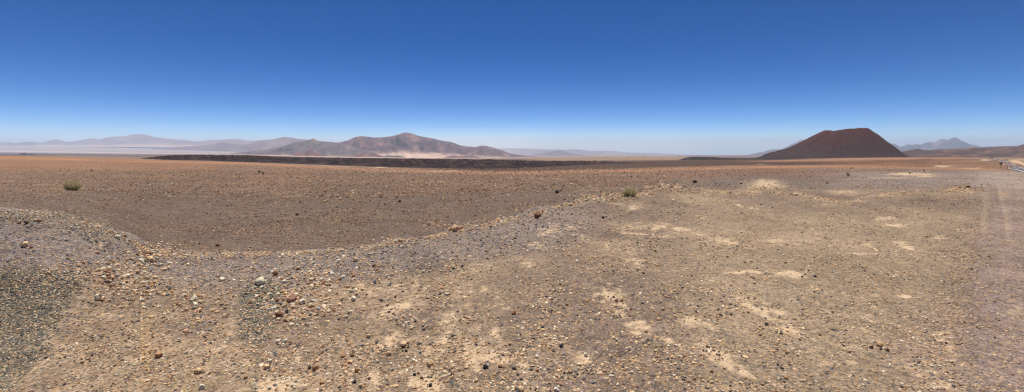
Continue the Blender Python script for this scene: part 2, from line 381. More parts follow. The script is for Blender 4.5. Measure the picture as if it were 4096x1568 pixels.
    f = mixc(f, A(152, 112, 84), ro * .7 * sstep(-.3, .3, fbm(px / 260, row / 5, 3, 97) + .15))
    f = mixc(f, A(98, 78, 66), ro * .6 * sstep(.1, .4, fbm(px / 200, row / 4, 3, 99)))
    # basin: brown-grey plain, pale sand and salt far off
    bs = sstep(1700, 3500, Y)
    b = np.broadcast_to(A(122, 100, 92), px.shape + (3,)).copy()
    b = mixc(b, A(132, 122, 124), sstep(900, 300, px))
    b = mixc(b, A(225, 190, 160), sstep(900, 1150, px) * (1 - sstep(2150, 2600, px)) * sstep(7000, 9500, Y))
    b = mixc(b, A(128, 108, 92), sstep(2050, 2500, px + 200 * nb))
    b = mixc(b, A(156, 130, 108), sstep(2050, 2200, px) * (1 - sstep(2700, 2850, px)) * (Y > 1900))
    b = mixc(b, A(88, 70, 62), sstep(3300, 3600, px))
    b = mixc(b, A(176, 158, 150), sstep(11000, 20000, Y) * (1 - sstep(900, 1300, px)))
    f = mixc(f, A(96, 90, 92), .85 * np.exp(-((row - np.interp(px, [0, 300, 620], [619, 621, 628])) / 3.5) ** 2) * sstep(640, 560, px) * (Y > 380) * (.4 + .6 * sstep(-.2, .3, nb)))
    b = mixc(b, A(92, 88, 92), .85 * np.exp(-((row - np.interp(px, [0, 300, 620], [618, 620, 627])) / 3.2) ** 2) * sstep(640, 560, px))
    salt = np.exp(-((row - np.interp(px, [0, 300, 600, 1000], [605.5, 609, 613.5, 617])) / np.interp(px, [0, 500, 1000], [2.6, 2.2, 1.2])) ** 2) * sstep(-.5, 0, fbm(px / 170, row / 3, 3, 95) + .25)
    b = mixc(b, A(206, 188, 178), np.clip(salt * 1.1, 0, 1) * sstep(1250, 900, px))
    s3 = np.exp(-((row - 585) / 1.6) ** 2) * np.exp(-((px - 310) / 60) ** 4)
    b = mixc(b, np.array([.85, .84, .82]), s3)
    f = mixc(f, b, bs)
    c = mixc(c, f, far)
    # loose pale sand
    wx = 46 * fbm(x / .42 * q, y / .42 * q, 4, 101); wy = 17 * fbm(x / .42 * q + 50, y / .42 * q, 4, 105)
    sand = np.zeros_like(px)
    for (a, r, hw, hh, an, s) in PATCH:
        ca, sa = math.cos(math.radians(an)), math.sin(math.radians(an))
        m = (np.abs(px - a) < 2.4 * (hw + hh)) & (np.abs(row - r) < 2.4 * (hh + hw))
        if r > 735: m &= Y < e_y * 1.6 + 14
        if not m.any(): continue
        dx = px[m] - a + wx[m] * min(1, hw / 40); dy = row[m] - r + wy[m] * min(1, hh / 12)
        d = ((dx * ca + dy * sa) / hw) ** 2 + ((-dx * sa + dy * ca) / hh) ** 2
        sand[m] = np.maximum(sand[m], (.93 if r > 690 else 1) * s * np.exp(-d * .75))
    sand = np.maximum(sand, .42 * sstep(.12, .5, n1 + .5 * nb) * (far < .5) * sstep(820, 900, row) * (1 - dk) * (1 - bank) * (1 - .6 * lane))
    return c, np.clip(sand, 0, 1), far, dk, np.clip(bank, 0, 1), np.clip(lane, 0, 1)

PXG = np.broadcast_to(CPX[:, None], YG.shape)
sh = YG.shape
gc, gs, gfar, gdk, gbank, glane = ground_colour(PXG.ravel(), np.clip(ROWG, 560, 1700).ravel(), YG.ravel(), XG.ravel(), YW.ravel(),
                      np.broadcast_to(er[:, None], sh).ravel(), np.broadcast_to(ye[:, None], sh).ravel())

def ground_material():
    m, nt, b = new_mat('desert_ground'); q = NB(nt); p = q.pos(); L = q.L
    c = q.attr('tint').outputs['Color']; sand = q.attr('sand').outputs['Fac']; stony = q.attr('stony').outputs['Fac']
    # grains of mixed colour
    v1 = q.tex('voronoi', p, 55.0); v2 = q.tex('voronoi', p, 17.0)
    nz = q.tex('noise', p, 9.0, Detail=6.0, Roughness=.7)
    sep = q.n('ShaderNodeSeparateColor'); L.new(v1.outputs['Color'], sep.inputs[0])
    sep2 = q.n('ShaderNodeSeparateColor'); L.new(v2.outputs['Color'], sep2.inputs[0])
    c = q.mul(c, q.rng(sep.outputs[0], 0, 1, .62, 1.38))
    c = q.mul(c, q.rng(sep2.outputs[0], 0, 1, .8, 1.2))
    c = q.mix(c, A(196, 160, 112), q.math('MULTIPLY', q.rng(sep.outputs[1], .80, .84, 0, .6), stony))
    c = q.mix(c, A(96, 92, 92), q.math('MULTIPLY', q.rng(sep.outputs[2], .86, .9, 0, .65), stony))
    for sc, a in ((2.6, .14), (.55, .14), (.09, .12), (.014, .1), (.002, .08)):
        t = q.tex('noise', p, sc, Detail=5.0, Roughness=.65)
        c = q.mul(c, q.rng(t.outputs['Fac'], .3, .7, 1 - a, 1 + a))
    # pale sand breaks through in ragged patches
    sf = q.math('ADD', sand, q.rng(nz.outputs['Fac'], .3, .7, -.55, .45))
    sfac = q.rng(sf, .38, .80, 0, .95)
    sfac = q.math('MULTIPLY', sfac, q.rng(sand, .04, .16, 0, .92))
    sc_ = q.mix(C_SAND * .93, C_SAND * 1.06, q.rng(nz.outputs['Fac'], .35, .65, 0, 1))
    sc_ = q.mul(sc_, q.rng(sep.outputs[0], 0, 1, .88, 1.1))
    c = q.mix(c, sc_, sfac)
    L.new(c, b.inputs['Base Color']); b.inputs['Roughness'].default_value = 1.0; b.inputs['Specular IOR Level'].default_value = 0.05
    h = q.math('ADD', q.math('MULTIPLY', v1.outputs['Distance'], -.012), q.math('MULTIPLY', nz.outputs['Fac'], .03))
    h = q.math('ADD', h, q.math('MULTIPLY', v2.outputs['Distance'], -.018))
    bm = q.n('ShaderNodeBump'); bm.inputs['Strength'].default_value = .55; bm.inputs['Distance'].default_value = 1.0
    L.new(h, bm.inputs['Height']); L.new(bm.outputs[0], b.inputs['Normal'])
    return m
M_GROUND = ground_material()
V = np.stack([XG, YW, ZG], -1)
# (rows = radius, cols = direction) so the sheet closes behind the viewer; centre fan
VV = V.transpose(1, 0, 2).reshape(-1, 3)
def tr(a): return a.reshape(sh).T.ravel()
gcT = gc.reshape(sh + (3,)).transpose(1, 0, 2).reshape(-1, 3)
stony = np.clip(1 - .8 * tr(gfar), 0, 1)
F = grid_faces(len(rr), len(TH), wrap=True)[:, ::-1]
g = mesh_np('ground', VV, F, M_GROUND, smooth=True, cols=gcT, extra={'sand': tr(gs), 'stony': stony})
tag(g, 'stony desert ground with grey gravel bank, orange rubble flat and pale sand patches', 'ground', kind='structure')

# ------------------------------------------------------------------ mountains
def mountain(name, label, pts, D, Wf, Wb, base_row, rock, rock2, sand, seed, n=(420, 90), p=1.35, ero=.32, lam=None, sand_t=.72, extra_low=25, patch=None, mat=None, cat='mountain', fan=True):
    D, Wf, Wb = D * SY, Wf * SY, Wb * SY
    pts = np.array(pts, float)
    px = np.linspace(pts[0, 0], pts[-1, 0], n[0])
    row = pchip(pts[None, :, 0], pts[None, :, 1], px[None])[0]
    x = (px - CX) / FPX * D
    span = x[-1] - x[0]
    lam = lam or span / 14
    wob = fbm(x / lam * 2.2, x * 0 + seed, 4, seed + 50)
    Hh = EYE - (row - HOR) * D / FPX
    k = max(5, int(n[0] * .03)) | 1
    pad = np.pad(Hh, k, mode='edge'); Hs = np.convolve(pad, np.ones(2 * k + 1) / (2 * k + 1), 'valid')
    v = np.concatenate([-Wf * np.linspace(1, 0, int(n[1] * .72)) ** 1.2, Wb * np.linspace(0, 1, n[1] - int(n[1] * .72) + 1)[1:]])
    t = np.where(v < 0, -v / Wf, v / Wb)
    base = (EYE - (base_row - HOR) * (D + v) / FPX - extra_low)[None, :]
    X, Vv = np.meshgrid(x, v, indexing='ij'); T = np.broadcast_to(t, X.shape)
    warp = fbm(X / lam, Vv / lam, 3, seed) * lam * .8
    Xw = X + warp * np.minimum(1, T * 3)
    Hx = np.interp(Xw.ravel(), x, Hh).reshape(X.shape); Hsx = np.interp(Xw.ravel(), x, Hs).reshape(X.shape)
    HH = Hx * (1 - np.minimum(1, T * 1.6)) + Hsx * np.minimum(1, T * 1.6)
    hgt = np.maximum(HH - base, 0)
    rg = ridged(Xw / lam * 1.5, Vv / (lam * 1.9) + 3.3, 5, seed + 9, .55)
    Z = base + hgt * (1 - T) ** p * (1 + ero * 1.6 * (rg - .55) * sstep(.03, .3, T))
    Z += hgt * .02 * wob[:, None] * (1 - T) ** 2 * 0 + hgt * .06 * fbm(X / lam * 5, Vv / lam * 5, 3, seed + 30) * sstep(0, .1, T) * (1 - T)
    Z += (Hh[:, None] - base) * (.016 * wob + .016 * fbm(x / lam * 9, x * 0 + 3, 3, seed + 57))[:, None] * (1 - sstep(0, .2, T))
    endf = np.minimum(1, np.minimum(px - px[0], px[-1] - px) / (.03 * (px[-1] - px[0])))[:, None]
    Z = base + (Z - base) * sstep(0, 1, endf)
    rel = np.clip((Z - base) / np.maximum(1, Hh.max() - base), 0, 1)
    n1 = fbm(X / lam * 1.3, Vv / lam * 1.3, 4, seed + 70)
    c = np.broadcast_to(np.array(rock), X.shape + (3,)).copy()
    c = mixc(c, rock2, sstep(-.15, .35, n1 + .35 * (rel - .5)))
    if patch is not None:
        c = mixc(c, patch, sstep(.1, .35, fbm(X / lam * 2.1, Vv / lam * .8, 4, seed + 90)) * .8)
    c = mixc(c, np.asarray(sand) * .8, .45 * sstep(.52, .30, rg) * sstep(.05, .3, T) * (Vv < 0))
    c = mixc(c, np.asarray(rock) * .72, .6 * sstep(.62, .85, rg))  # sandy gully sediment, darkened ridges: colour contrast stands in for weak ridge shading
    sm_ = sstep(sand_t - .14, sand_t + .1, T + .35 * (.55 - rg) + .12 * n1) * (Vv < 0)
    c = mixc(c, sand, sm_)
    if fan: X = X * (D + Vv) / D        # its spurs spread towards the road
    V = np.stack([X, D + Vv, Z], -1).reshape(-1, 3)
    o = mesh_np(name, V, grid_faces(n[0], n[1])[:, ::-1], mat or M_ROCKFAR, smooth=True, cols=c.reshape(-1, 3))
    return tag(o, label, cat, kind='structure')
M_ROCKFAR = tinted('mountain_rock', (.0012, .006), .2, bump=(.004, 60, .5))
M_ROCKMID = tinted('hill_rock', (.008, .05), .22, bump=(.05, 5, .6))
GP = A(120, 98, 98)
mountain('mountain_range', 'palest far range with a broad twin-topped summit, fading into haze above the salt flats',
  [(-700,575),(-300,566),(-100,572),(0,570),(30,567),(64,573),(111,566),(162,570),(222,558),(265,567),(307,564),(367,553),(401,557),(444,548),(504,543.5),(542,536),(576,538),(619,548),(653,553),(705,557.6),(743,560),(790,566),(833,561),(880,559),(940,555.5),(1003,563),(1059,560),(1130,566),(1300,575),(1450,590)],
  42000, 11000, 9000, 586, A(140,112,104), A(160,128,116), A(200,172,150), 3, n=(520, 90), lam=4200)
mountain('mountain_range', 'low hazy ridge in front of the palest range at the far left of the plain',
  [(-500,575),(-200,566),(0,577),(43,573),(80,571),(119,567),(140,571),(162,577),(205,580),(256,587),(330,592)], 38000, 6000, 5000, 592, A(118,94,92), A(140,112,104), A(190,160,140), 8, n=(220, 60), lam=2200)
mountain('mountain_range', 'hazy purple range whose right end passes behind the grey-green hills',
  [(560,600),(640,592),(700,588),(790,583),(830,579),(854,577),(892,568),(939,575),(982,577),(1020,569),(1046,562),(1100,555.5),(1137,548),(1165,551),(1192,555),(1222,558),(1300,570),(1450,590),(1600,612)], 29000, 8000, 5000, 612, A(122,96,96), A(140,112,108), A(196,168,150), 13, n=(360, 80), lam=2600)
mountain('mountain', 'broad reddish-purple mountain with the highest central summit above a pale sand apron',
  [(1120,625),(1180,608),(1250,588),(1330,572),(1363,568),(1384,564),(1423,548),(1448,544),(1470,547),(1508,550),(1564,545),(1598,536),(1612,532),(1625.6,530),(1640,532),(1658,537.6),(1692,547),(1717,550),(1764,562),(1803,568),(1850,583),(1901,587.5),(1931,582),(1961,587.5),(2003,600),(2042,614),(2100,622),(2180,628)],
  16500, 5200, 3500, 638, A(98,72,74), A(126,94,90), A(216,182,158), 21, n=(640, 150), lam=640, sand_t=.60, patch=A(162,124,112), ero=.62)
mountain('mountain', 'grey-green hills with a small pointed dark knob, at the left foot of the broad mountain',
  [(880,620),(940,612),(1000,604.6),(1051,600),(1128,585),(1184,568),(1230,560),(1243,557),(1252,553.5),(1262,558),(1277,564),(1316,567),(1371,575),(1430,590),(1520,607),(1600,622)],
  14500, 3600, 2500, 630, A(104,92,88), A(118,100,96), A(212,182,156), 34, n=(420, 120), lam=560, sand_t=.8, patch=A(140,114,100), ero=.6)
mountain('hill', 'small red-brown double hill standing on pale sand before the grey-green hills',
  [(1130,630),(1152,626),(1175,614),(1196,606),(1207,611),(1218,614),(1230,603),(1239,596),(1254,604),(1282,615),(1320,625),(1360,631)], 11800, 900, 700, 634, A(122,84,72), A(140,98,86), A(224,186,156), 41, n=(150, 60), lam=300, cat='hill', extra_low=8)
mountain('hill', 'low rust-brown spur at the middle foot of the broad mountain',
  [(1370,628),(1420,616),(1452,606),(1475,612),(1491,611),(1510,618),(1525,622),(1560,630)], 12200, 700, 700, 634, A(112,78,70), A(138,98,88), A(224,186,156), 44, n=(120, 50), lam=260, cat='hill', extra_low=8)
mountain('hill', 'flat dark grey-green knoll on the sand apron below the central summit',
  [(1515,629),(1534,625),(1555,620.5),(1575,622),(1598,621.7),(1612,627),(1630,631)], 11500, 500, 500, 634, A(92,88,80), A(104,98,90), A(216,182,156), 47, n=(90, 40), lam=200, cat='hill', extra_low=8)
mountain('hill', 'low brown knoll on the sand apron below the right shoulder of the broad mountain',
  [(1770,631),(1790,626),(1808,621),(1830,624),(1850,625),(1880,620),(1905,627),(1930,631)], 11500, 600, 500, 636, A(120,92,84), A(140,106,96), A(216,182,156), 53, n=(100, 40), lam=220, cat='hill', extra_low=8)
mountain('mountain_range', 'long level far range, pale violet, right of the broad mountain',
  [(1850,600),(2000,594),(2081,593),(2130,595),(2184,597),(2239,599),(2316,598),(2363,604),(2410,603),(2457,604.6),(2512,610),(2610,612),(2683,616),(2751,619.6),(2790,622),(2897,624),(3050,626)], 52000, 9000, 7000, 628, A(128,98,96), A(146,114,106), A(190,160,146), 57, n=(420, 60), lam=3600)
mountain('mountain', 'bluish pointed hill standing before the long level range',
  [(2090,626),(2140,618),(2171,612),(2195,607),(2209,604.6),(2222,603),(2239,599.5),(2256,604),(2273,611),(2316,618),(2380,625)], 34000, 3500, 3000, 630, A(104,88,90), A(120,100,98), A(170,146,138), 61, n=(160, 50), lam=1500)
mountain('mountain_range', 'low blue-grey ridge on the skyline left of the dark cone',
  [(2560,629),(2640,625),(2720,622),(2800,620.5),(2890,622),(2980,621),(3060,621),(3200,624)], 24000, 2500, 2500, 630, A(108,88,88), A(120,98,96), A(150,126,118), 65, n=(220, 40), lam=1600)
mountain('mountain', 'pale blue volcano flank showing behind the left side of the dark cone',
  [(2850,628),(2930,624),(2985,620),(3026,612),(3049,608.5),(3075,601),(3097,597),(3126,597),(3145,592),(3162,585),(3183,571),(3207,560),(3225,557),(3260,563),(3330,575),(3420,570),(3520,572),(3574,575),(3603,588),(3660,600)], 31000, 7000, 5000, 630, A(88,70,74), A(104,84,84), A(130,108,104), 69, n=(300, 80), lam=2400)
mountain('mountain', 'far blue-violet twin-peaked volcano right of the dark cone',
  [(3520,604),(3574,592),(3603,586.5),(3633,578),(3649,579),(3664,577),(3682,579),(3700,572),(3716,568.6),(3733,569),(3749,563),(3763,556),(3775,556.7),(3791,559.5),(3804,553),(3812,549.5),(3820,549),(3830,553),(3846,563),(3867,571),(3881,577),(3903,579.7),(3927,587),(3960,585),(3980,588),(4050,586),(4200,592),(4400,600)],
  32000, 8000, 5000, 622, A(66,50,54), A(90,68,68), A(124,98,94), 73, n=(380, 110), lam=2300, patch=A(146,118,106), ero=.5)
mountain('hill', 'long low brown hill with dark lava patches rising beyond the road at the right edge',
  [(3500,630),(3560,618),(3619,604),(3653,598),(3676,595.6),(3694,600),(3716,601),(3745,598),(3785,596),(3858,593),(3880,590),(3891,588),(3907,590),(3939,590),(3970,587.5),(4000,585),(4061,584.5),(4096,577),(4170,566),(4300,560),(4600,556),(4900,570)],
  5600, 2300, 1500, 632, A(90,68,58), A(128,96,78), A(118,92,76), 77, n=(420, 120), lam=420, sand_t=.9, patch=A(72,58,54), ero=.28, p=1.0, mat=M_ROCKMID, cat='hill', extra_low=6, fan=True)
mountain('hill', 'low dark mound of old lava on the plain just left of the scoria cone',
  [(2560,652),(2600,649),(2650,645.5),(2690,645),(2720,638),(2745,630),(2770,626.5),(2800,627),(2850,628),(2880,631),(2950,632),(3000,632.5),(3050,632),(3100,631),(3180,634)], 2450, 240, 200, 648, A(54,44,42), A(70,56,51), A(64,52,47), 81, n=(300, 60), lam=45, sand_t=.95, ero=.4, mat=M_ROCKMID, cat='hill', extra_low=4)

# ------------------------------------------------------------------ scoria cone
def scoria_cone():
    D0, xc = 2960.0 * SY, 3392.0
    K = D0 / FPX; tt = math.atan((xc - CX) / FPX); ct_, st_ = math.cos(tt), math.sin(tt)
    def lat(px):                       # picture offset -> distance across the line of sight
        d = (np.asarray(px, float) - xc) * K; return d / (1 / ct_ + d * st_ / D0)
    def hgt(px, r): return EYE - (np.asarray(r, float) - HOR) * (D0 - lat(px) * st_) / FPX
    left = np.array([(3000,640),(3020,636),(3041,630),(3063,618),(3085,612),(3146,595.6),(3183,579),(3219,561),(3270,534),(3298,521.6)])
    right = np.array([(3466,511.2),(3479,515),(3495,524.5),(3514,535),(3550,560),(3583,579),(3617,602),(3643,615),(3664,620),(3688,623),(3720,631)])
    sil = np.array([(3280,523),(3298,521.6),(3310,519),(3322,520.5),(3335,522.6),(3355,517.5),(3379,514.5),(3424,511),(3446,510.4),(3470,511.4),(3490,520)])
    base = EYE - (640 - HOR) * K
    na, nr_ = 420, 150
    ph = np.linspace(0, 2 * np.pi, na, endpoint=False)
    # profile as function of rho, for left & right
    def hz(r): return EYE - (r - HOR) * K
    lp = -lat(left[::-1, 0]); lz = hgt(left[::-1, 0], left[::-1, 1]); rp = lat(right[:, 0]); rz = hgt(right[:, 0], right[:, 1])
    sl, sz = lat(sil[:, 0]), hgt(sil[:, 0], sil[:, 1])
    Rrim = (np.cos(ph) + 1) / 2 * rp[0] + (1 - np.cos(ph)) / 2 * lp[0]
    s = np.linspace(0, 1, nr_)
    V = np.zeros((nr_ + 24, na, 3)); C = np.zeros((nr_ + 24, na, 3))
    Rout_f = 290.0
    for i, f in enumerate(ph):
        w = (math.cos(f) + 1) / 2; w = w * w * (3 - 2 * w)
        side = abs(math.cos(f)) ** 1.5
        Ro = w * rp[-1] + (1 - w) * lp[-1]; Ro = Ro * side + Rout_f * (1 - side)
        R0 = Rrim[i]
        L_ = np.interp(s, (lp - lp[0]) / (lp[-1] - lp[0]), (lz - lz[-1]) / (lz[0] - lz[-1]))
        R_ = np.interp(s, (rp - rp[0]) / (rp[-1] - rp[0]), (rz - rz[-1]) / (rz[0] - rz[-1]))
        prof = w * R_ + (1 - w) * L_
        prof = prof * side + (1 - side) * (1 - s) ** 1.12
        hr = float(np.interp(R0 * math.cos(f), sl, sz)) - (0 if math.sin(f) > 0 else 7 * -math.sin(f)) + .5 * math.sin(9 * f) + .35 * math.sin(23 * f + 1)
        lo = base - 6
        rho = R0 + s * (Ro - R0)
        V[24:, i, 0] = rho * math.cos(f); V[24:, i, 1] = rho * math.sin(f); V[24:, i, 2] = lo + prof * (hr - lo)
        q = np.linspace(0, 1, 24, endpoint=False)
        V[:24, i, 0] = R0 * q * math.cos(f); V[:24, i, 1] = R0 * q * math.sin(f)
        V[:24, i, 2] = hr - 42 * (1 - q ** 1.5)
    X, Y, Z = V[..., 0], V[..., 1], V[..., 2]
    PH = np.broadcast_to(ph, X.shape)
    rho = np.hypot(X, Y)
    # gullies run downslope: noise stretched along the radius
    gx = np.cos(PH) * 9; gy = np.sin(PH) * 9
    gul = fbm(gx * 2.2 + rho * .004, gy * 2.2, 4, 301) + .5 * fbm(gx * 9 + rho * .006, gy * 9, 3, 304)
    out = np.zeros_like(X); out[24:] = 1
    Z += out * (3.2 * gul * sstep(0, .15, (rho - 100) / 230) + 1.7 * fbm(X / 16, Y / 16, 4, 311) + 1.3 * fbm(X / 60, Y / 60, 3, 316))
    toe = sstep(-200, -330, X) * out
    Z += toe * 5.5 * (ridged(X / 26, Y / 26, 4, 320) - .45) * sstep(base - 4, base + 8, Z)
    rel = np.clip((Z - base) / 150, 0, 1)
    n1 = fbm(X / 34, Y / 34, 4, 330)
    c = mixc(np.broadcast_to(A(70, 54, 51), X.shape + (3,)).copy(), A(86, 55, 48), sstep(.2, .8, rel + .34 * n1 + .2 * gul))
    c = mixc(c, A(98, 56, 44), .6 * sstep(.7, 1., rel + .25 * n1))
    c = mixc(c, A(80, 72, 68), .5 * sstep(.5, .05, rel + .4 * n1 + .25 * gul))
    c = mixc(c, A(116, 94, 78), .75 * sstep(.09, .02, np.abs(gul + .12 * n1 + .05)) * sstep(-30, -190, X) * sstep(.75, .45, rel) * out * sstep(.0, .25, n1))
    c = mixc(c, A(52, 42, 42), .6 * toe * sstep(.0, .3, fbm(X / 22, Y / 22, 3, 341)))
    c = c * np.array([.86, .67, .66])
    V[..., 0], V[..., 1] = X * ct_ + Y * st_ + (xc - CX) / FPX * D0, -X * st_ + Y * ct_ + D0
    F = grid_faces(nr_ + 24, na, wrap=True)
    m = tinted('scoria', (.05, .25, .9), .2, bump=(.35, 1.6, .9))
    o = mesh_np('scoria_cone', V.reshape(-1, 3), F, m, smooth=True, cols=c.reshape(-1, 3))
    tag(o, 'dark red-brown flat-topped scoria cone rising alone from the desert plain', 'volcanic cone', kind='structure')
scoria_cone()

# ------------------------------------------------------------------ lava flow
def lava():
    bx = np.array([555,575,620,700,850,1000,1200,1400,1600,1800,1900,2000,2200,2350,2450,2540,2600])
    br = np.array([631.5,633,637,640.5,645.5,648.5,655,663,669.5,675.5,673,674,666,659,655,651.5,650.5])
    tx = np.array([555,575,640,720,800,900,1000,1100,1300,1500,1700,1900,2000,2100,2200,2300,2400,2500,2600])
    trw = np.array([633.5,632.2,626.5,622.5,621,622,622.5,627,632,634,636,638,640.5,643,645.5,645.5,645.5,648.5,651])
    px = np.arange(550, 2606, 1.6); n = len(px); m = 130
    RB = np.interp(px, bx, br); RT = np.interp(px, tx, trw)
    RT = RT + 2.6 * fbm(px / 34, px * 0, 4, 401) * np.interp(px, [560, 700], [.3, 1]) + 1.4 * fbm(px / 10, px * 0, 3, 405)
    RB = RB + 1.8 * fbm(px / 60, px * 0, 4, 411)
    RB = np.maximum(RB, RT + .3)
    P = locate(px, RB + .6); Yf = np.clip(P[:, 1], 850 * SY, 1500 * SY)
    Yf = np.convolve(np.pad(Yf, 30, mode='edge'), np.ones(61) / 61, 'valid')
    t = np.linspace(0, 1, m)
    Yy = Yf[:, None] * (1 + .95 * t[None, :])
    lift = sstep(0, .06, t)[None, :]
    ROW = RB[:, None] + (RT - RB)[:, None] * (.16 * lift + .84 * t[None, :] ** .85)
    X = (px[:, None] - CX) / FPX * Yy
    th_ = np.minimum(1, (RB - RT) / 12)[:, None]
    Z = EYE - (ROW - HOR) * Yy / FPX
    rg = ridged(X / 60, Yy / 45, 5, 421, .6)
    Z += th_ * (9.5 * (rg - .55) + 3.5 * fbm(X / 9, Yy / 9, 3, 431)) * sstep(0, .1, t)[None, :] * (1 - .55 * sstep(.85, 1, t))[None, :]
    Z[:, 0] -= 14; Z[:, -1] -= 25
    n1 = fbm(X / 70, Yy / 40, 4, 441)
    c = mixc(np.broadcast_to(A(62, 50, 49), X.shape + (3,)).copy(), A(100, 79, 70), sstep(-.1, .35, n1))
    c = mixc(c, A(40, 35, 37), sstep(.0, .3, fbm(X / 25, Yy / 25, 3, 446)))
    c = mixc(c, A(150, 126, 104), .8 * sstep(2150, 2300, px)[:, None] * sstep(.30, .42, fbm(X / 30, Yy / 60, 3, 451)))
    c = c * np.array([1.02, .92, .9])
    V = np.stack([X, Yy, Z], -1).reshape(-1, 3)
    o = mesh_np('lava_flow', V, grid_faces(n, m)[:, ::-1], tinted('lava', (.06, .4), .3, bump=(.3, 2.5, 1)), smooth=False, cols=c.reshape(-1, 3))
    tag(o, 'long dark tongue of blocky lava lying across the plain before the broad mountain', 'lava flow', kind='structure')
lava()

# ------------------------------------------------------------------ loose stones: base shapes
def ico(sub):
    t = (1 + 5 ** .5) / 2
    V = np.array([(-1,t,0),(1,t,0),(-1,-t,0),(1,-t,0),(0,-1,t),(0,1,t),(0,-1,-t),(0,1,-t),(t,0,-1),(t,0,1),(-t,0,-1),(-t,0,1)], float)
    V /= np.linalg.norm(V[0])
    F = np.array([(0,11,5),(0,5,1),(0,1,7),(0,7,10),(0,10,11),(1,5,9),(5,11,4),(11,10,2),(10,7,6),(7,1,8),(3,9,4),(3,4,2),(3,2,6),(3,6,8),(3,8,9),(4,9,5),(2,4,11),(6,2,10),(8,6,7),(9,8,1)])
    for _ in range(sub):
        mid = {}; V = list(map(tuple, V)); NF = []
        def mp(a, b):
            k = (min(a, b), max(a, b))
            if k not in mid:
                v = (np.array(V[a]) + np.array(V[b])); v /= np.linalg.norm(v); mid[k] = len(V); V.append(tuple(v))
            return mid[k]
        for a, b, c in F:
            x, y, z = mp(a, b), mp(b, c), mp(c, a); NF += [(a, x, z), (b, y, x), (c, z, y), (x, y, z)]
        F = np.array(NF); V = np.array(V)
    return np.array(V), np.array(F)
ICO0, ICO1, ICO3 = ico(0), ico(1), ico(3)

PAL = {  # albedo of the stones
 'tan': A(240, 204, 158), 'pale': A(252, 232, 198), 'ochre': A(222, 184, 142), 'brown': A(192, 146, 108), 'red': A(182, 124, 94), 'pink': A(226, 178, 146),
 'dark': A(84, 76, 74), 'slate': A(122, 122, 124), 'green': A(122, 120, 104), 'white': A(238, 222, 200), 'lilac': A(160, 144, 140), 'rust': A(174, 132, 102), 'umber': A(146, 106, 80), 'grey': A(132, 122, 114)}
def stones_mesh(name, px, row, size_px, cnames, probs, mat, label, cat, big=False, flat=(.45, .8), rough=.28):
    P = locate(px, row); n = len(P)
    Y = P[:, 1]; s = size_px * Y / FPX * .5 / np.sqrt(1 + ((px - CX) / FPX) ** 2)
    base, F = ICO1 if big else ICO0
    nv = len(base)
    var = base[None] * (1 + rough * (RNG.random((10, nv, 1)) - .5) * 2)
    vi = RNG.integers(0, 10, n)
    V = var[vi]                                            # n,nv,3
    sc = np.stack([s * RNG.uniform(.8, 1.25, n), s * RNG.uniform(.65, 1.0, n), s * RNG.uniform(*flat, n)], 1)
    a = RNG.uniform(0, 2 * np.pi, n); tl = RNG.normal(0, .25, n)
    V = V * sc[:, None, :]
    x, y, z = V[..., 0], V[..., 1], V[..., 2]
    ct, stt = np.cos(tl)[:, None], np.sin(tl)[:, None]; y, z = y * ct - z * stt, y * stt + z * ct
    ca, sa = np.cos(a)[:, None], np.sin(a)[:, None]; x, y = x * ca - y * sa, x * sa + y * ca
    V = np.stack([x, y, z], -1) + P[:, None, :]
    V[..., 2] += (sc[:, 2] * .35)[:, None]
    ci = RNG.choice(len(cnames), n, p=np.array(probs) / sum(probs))
    cc = np.stack([PAL[k] for k in cnames])[ci] * np.where(RNG.random((n, 1)) < .5, RNG.uniform(.6, 1.0, (n, 1)), RNG.uniform(.85, 1.3, (n, 1)))
    FF = (F[None] + (np.arange(n) * nv)[:, None, None]).reshape(-1, 3)
    o = mesh_np(name, V.reshape(-1, 3), FF, mat, smooth=False, cols=np.repeat(np.minimum(cc, .85), nv, 0))
    return tag(o, label, cat, kind='stuff')
M_PEB = tinted('pebble', (60,), .2)

def edge_at(px): return np.interp(px, CPX[62:-62], er[62:-62]), np.interp(px, CPX[62:-62], ye[62:-62])
def candidates(n, x0, x1, y0, y1):
    return RNG.uniform(x0, x1, n), RNG.uniform(y0, y1, n)
def info(px, row):
    e, yy = edge_at(px)
    P = locate(px, row)
    c, s, far, dk, bank, lane = ground_colour(px, row, P[:, 1], P[:, 0], P[:, 1], e, yy)
    return s, far, dk, bank, lane
def power(n, lo, hi, a=2.6):
    u = RNG.random(n); return np.minimum(lo * (1 - u) ** (-1 / a), hi)

px, row = candidates(150000, -150, 4250, 745, 1600)
s, far, dk, bank, lane = info(px, row)
pn = fbm(px / 190, row / 80, 4, 501); pn2 = fbm(px / 45, row / 22, 3, 505)
inpad = far < .5
# general tan pebbles on the flat
keep = inpad & (dk < .5) & (RNG.random(len(px)) < np.clip(.07 + .95 * sstep(-.3, .45, pn + .7 * pn2) ** 1.4 - .25 * bank - .25 * lane, .05, 1))
lo = np.interp(row, [750, 1000, 1568], [2.2, 3.2, 3.6])
stones_mesh('pebbles', px[keep], row[keep], power(keep.sum(), lo[keep], np.interp(row[keep], [750, 1568], [8, 18]), 2.1), ['tan', 'ochre', 'pale', 'brown', 'grey', 'dark', 'pink', 'slate'], [32, 20, 12, 10, 9, 8, 2, 4], M_PEB,
  'scattered tan and ochre pebbles on the grey-brown gravel flat', 'pebbles')
k2 = inpad & (dk < .5) & ~keep & (bank > .3) & (RNG.random(len(px)) < .75)
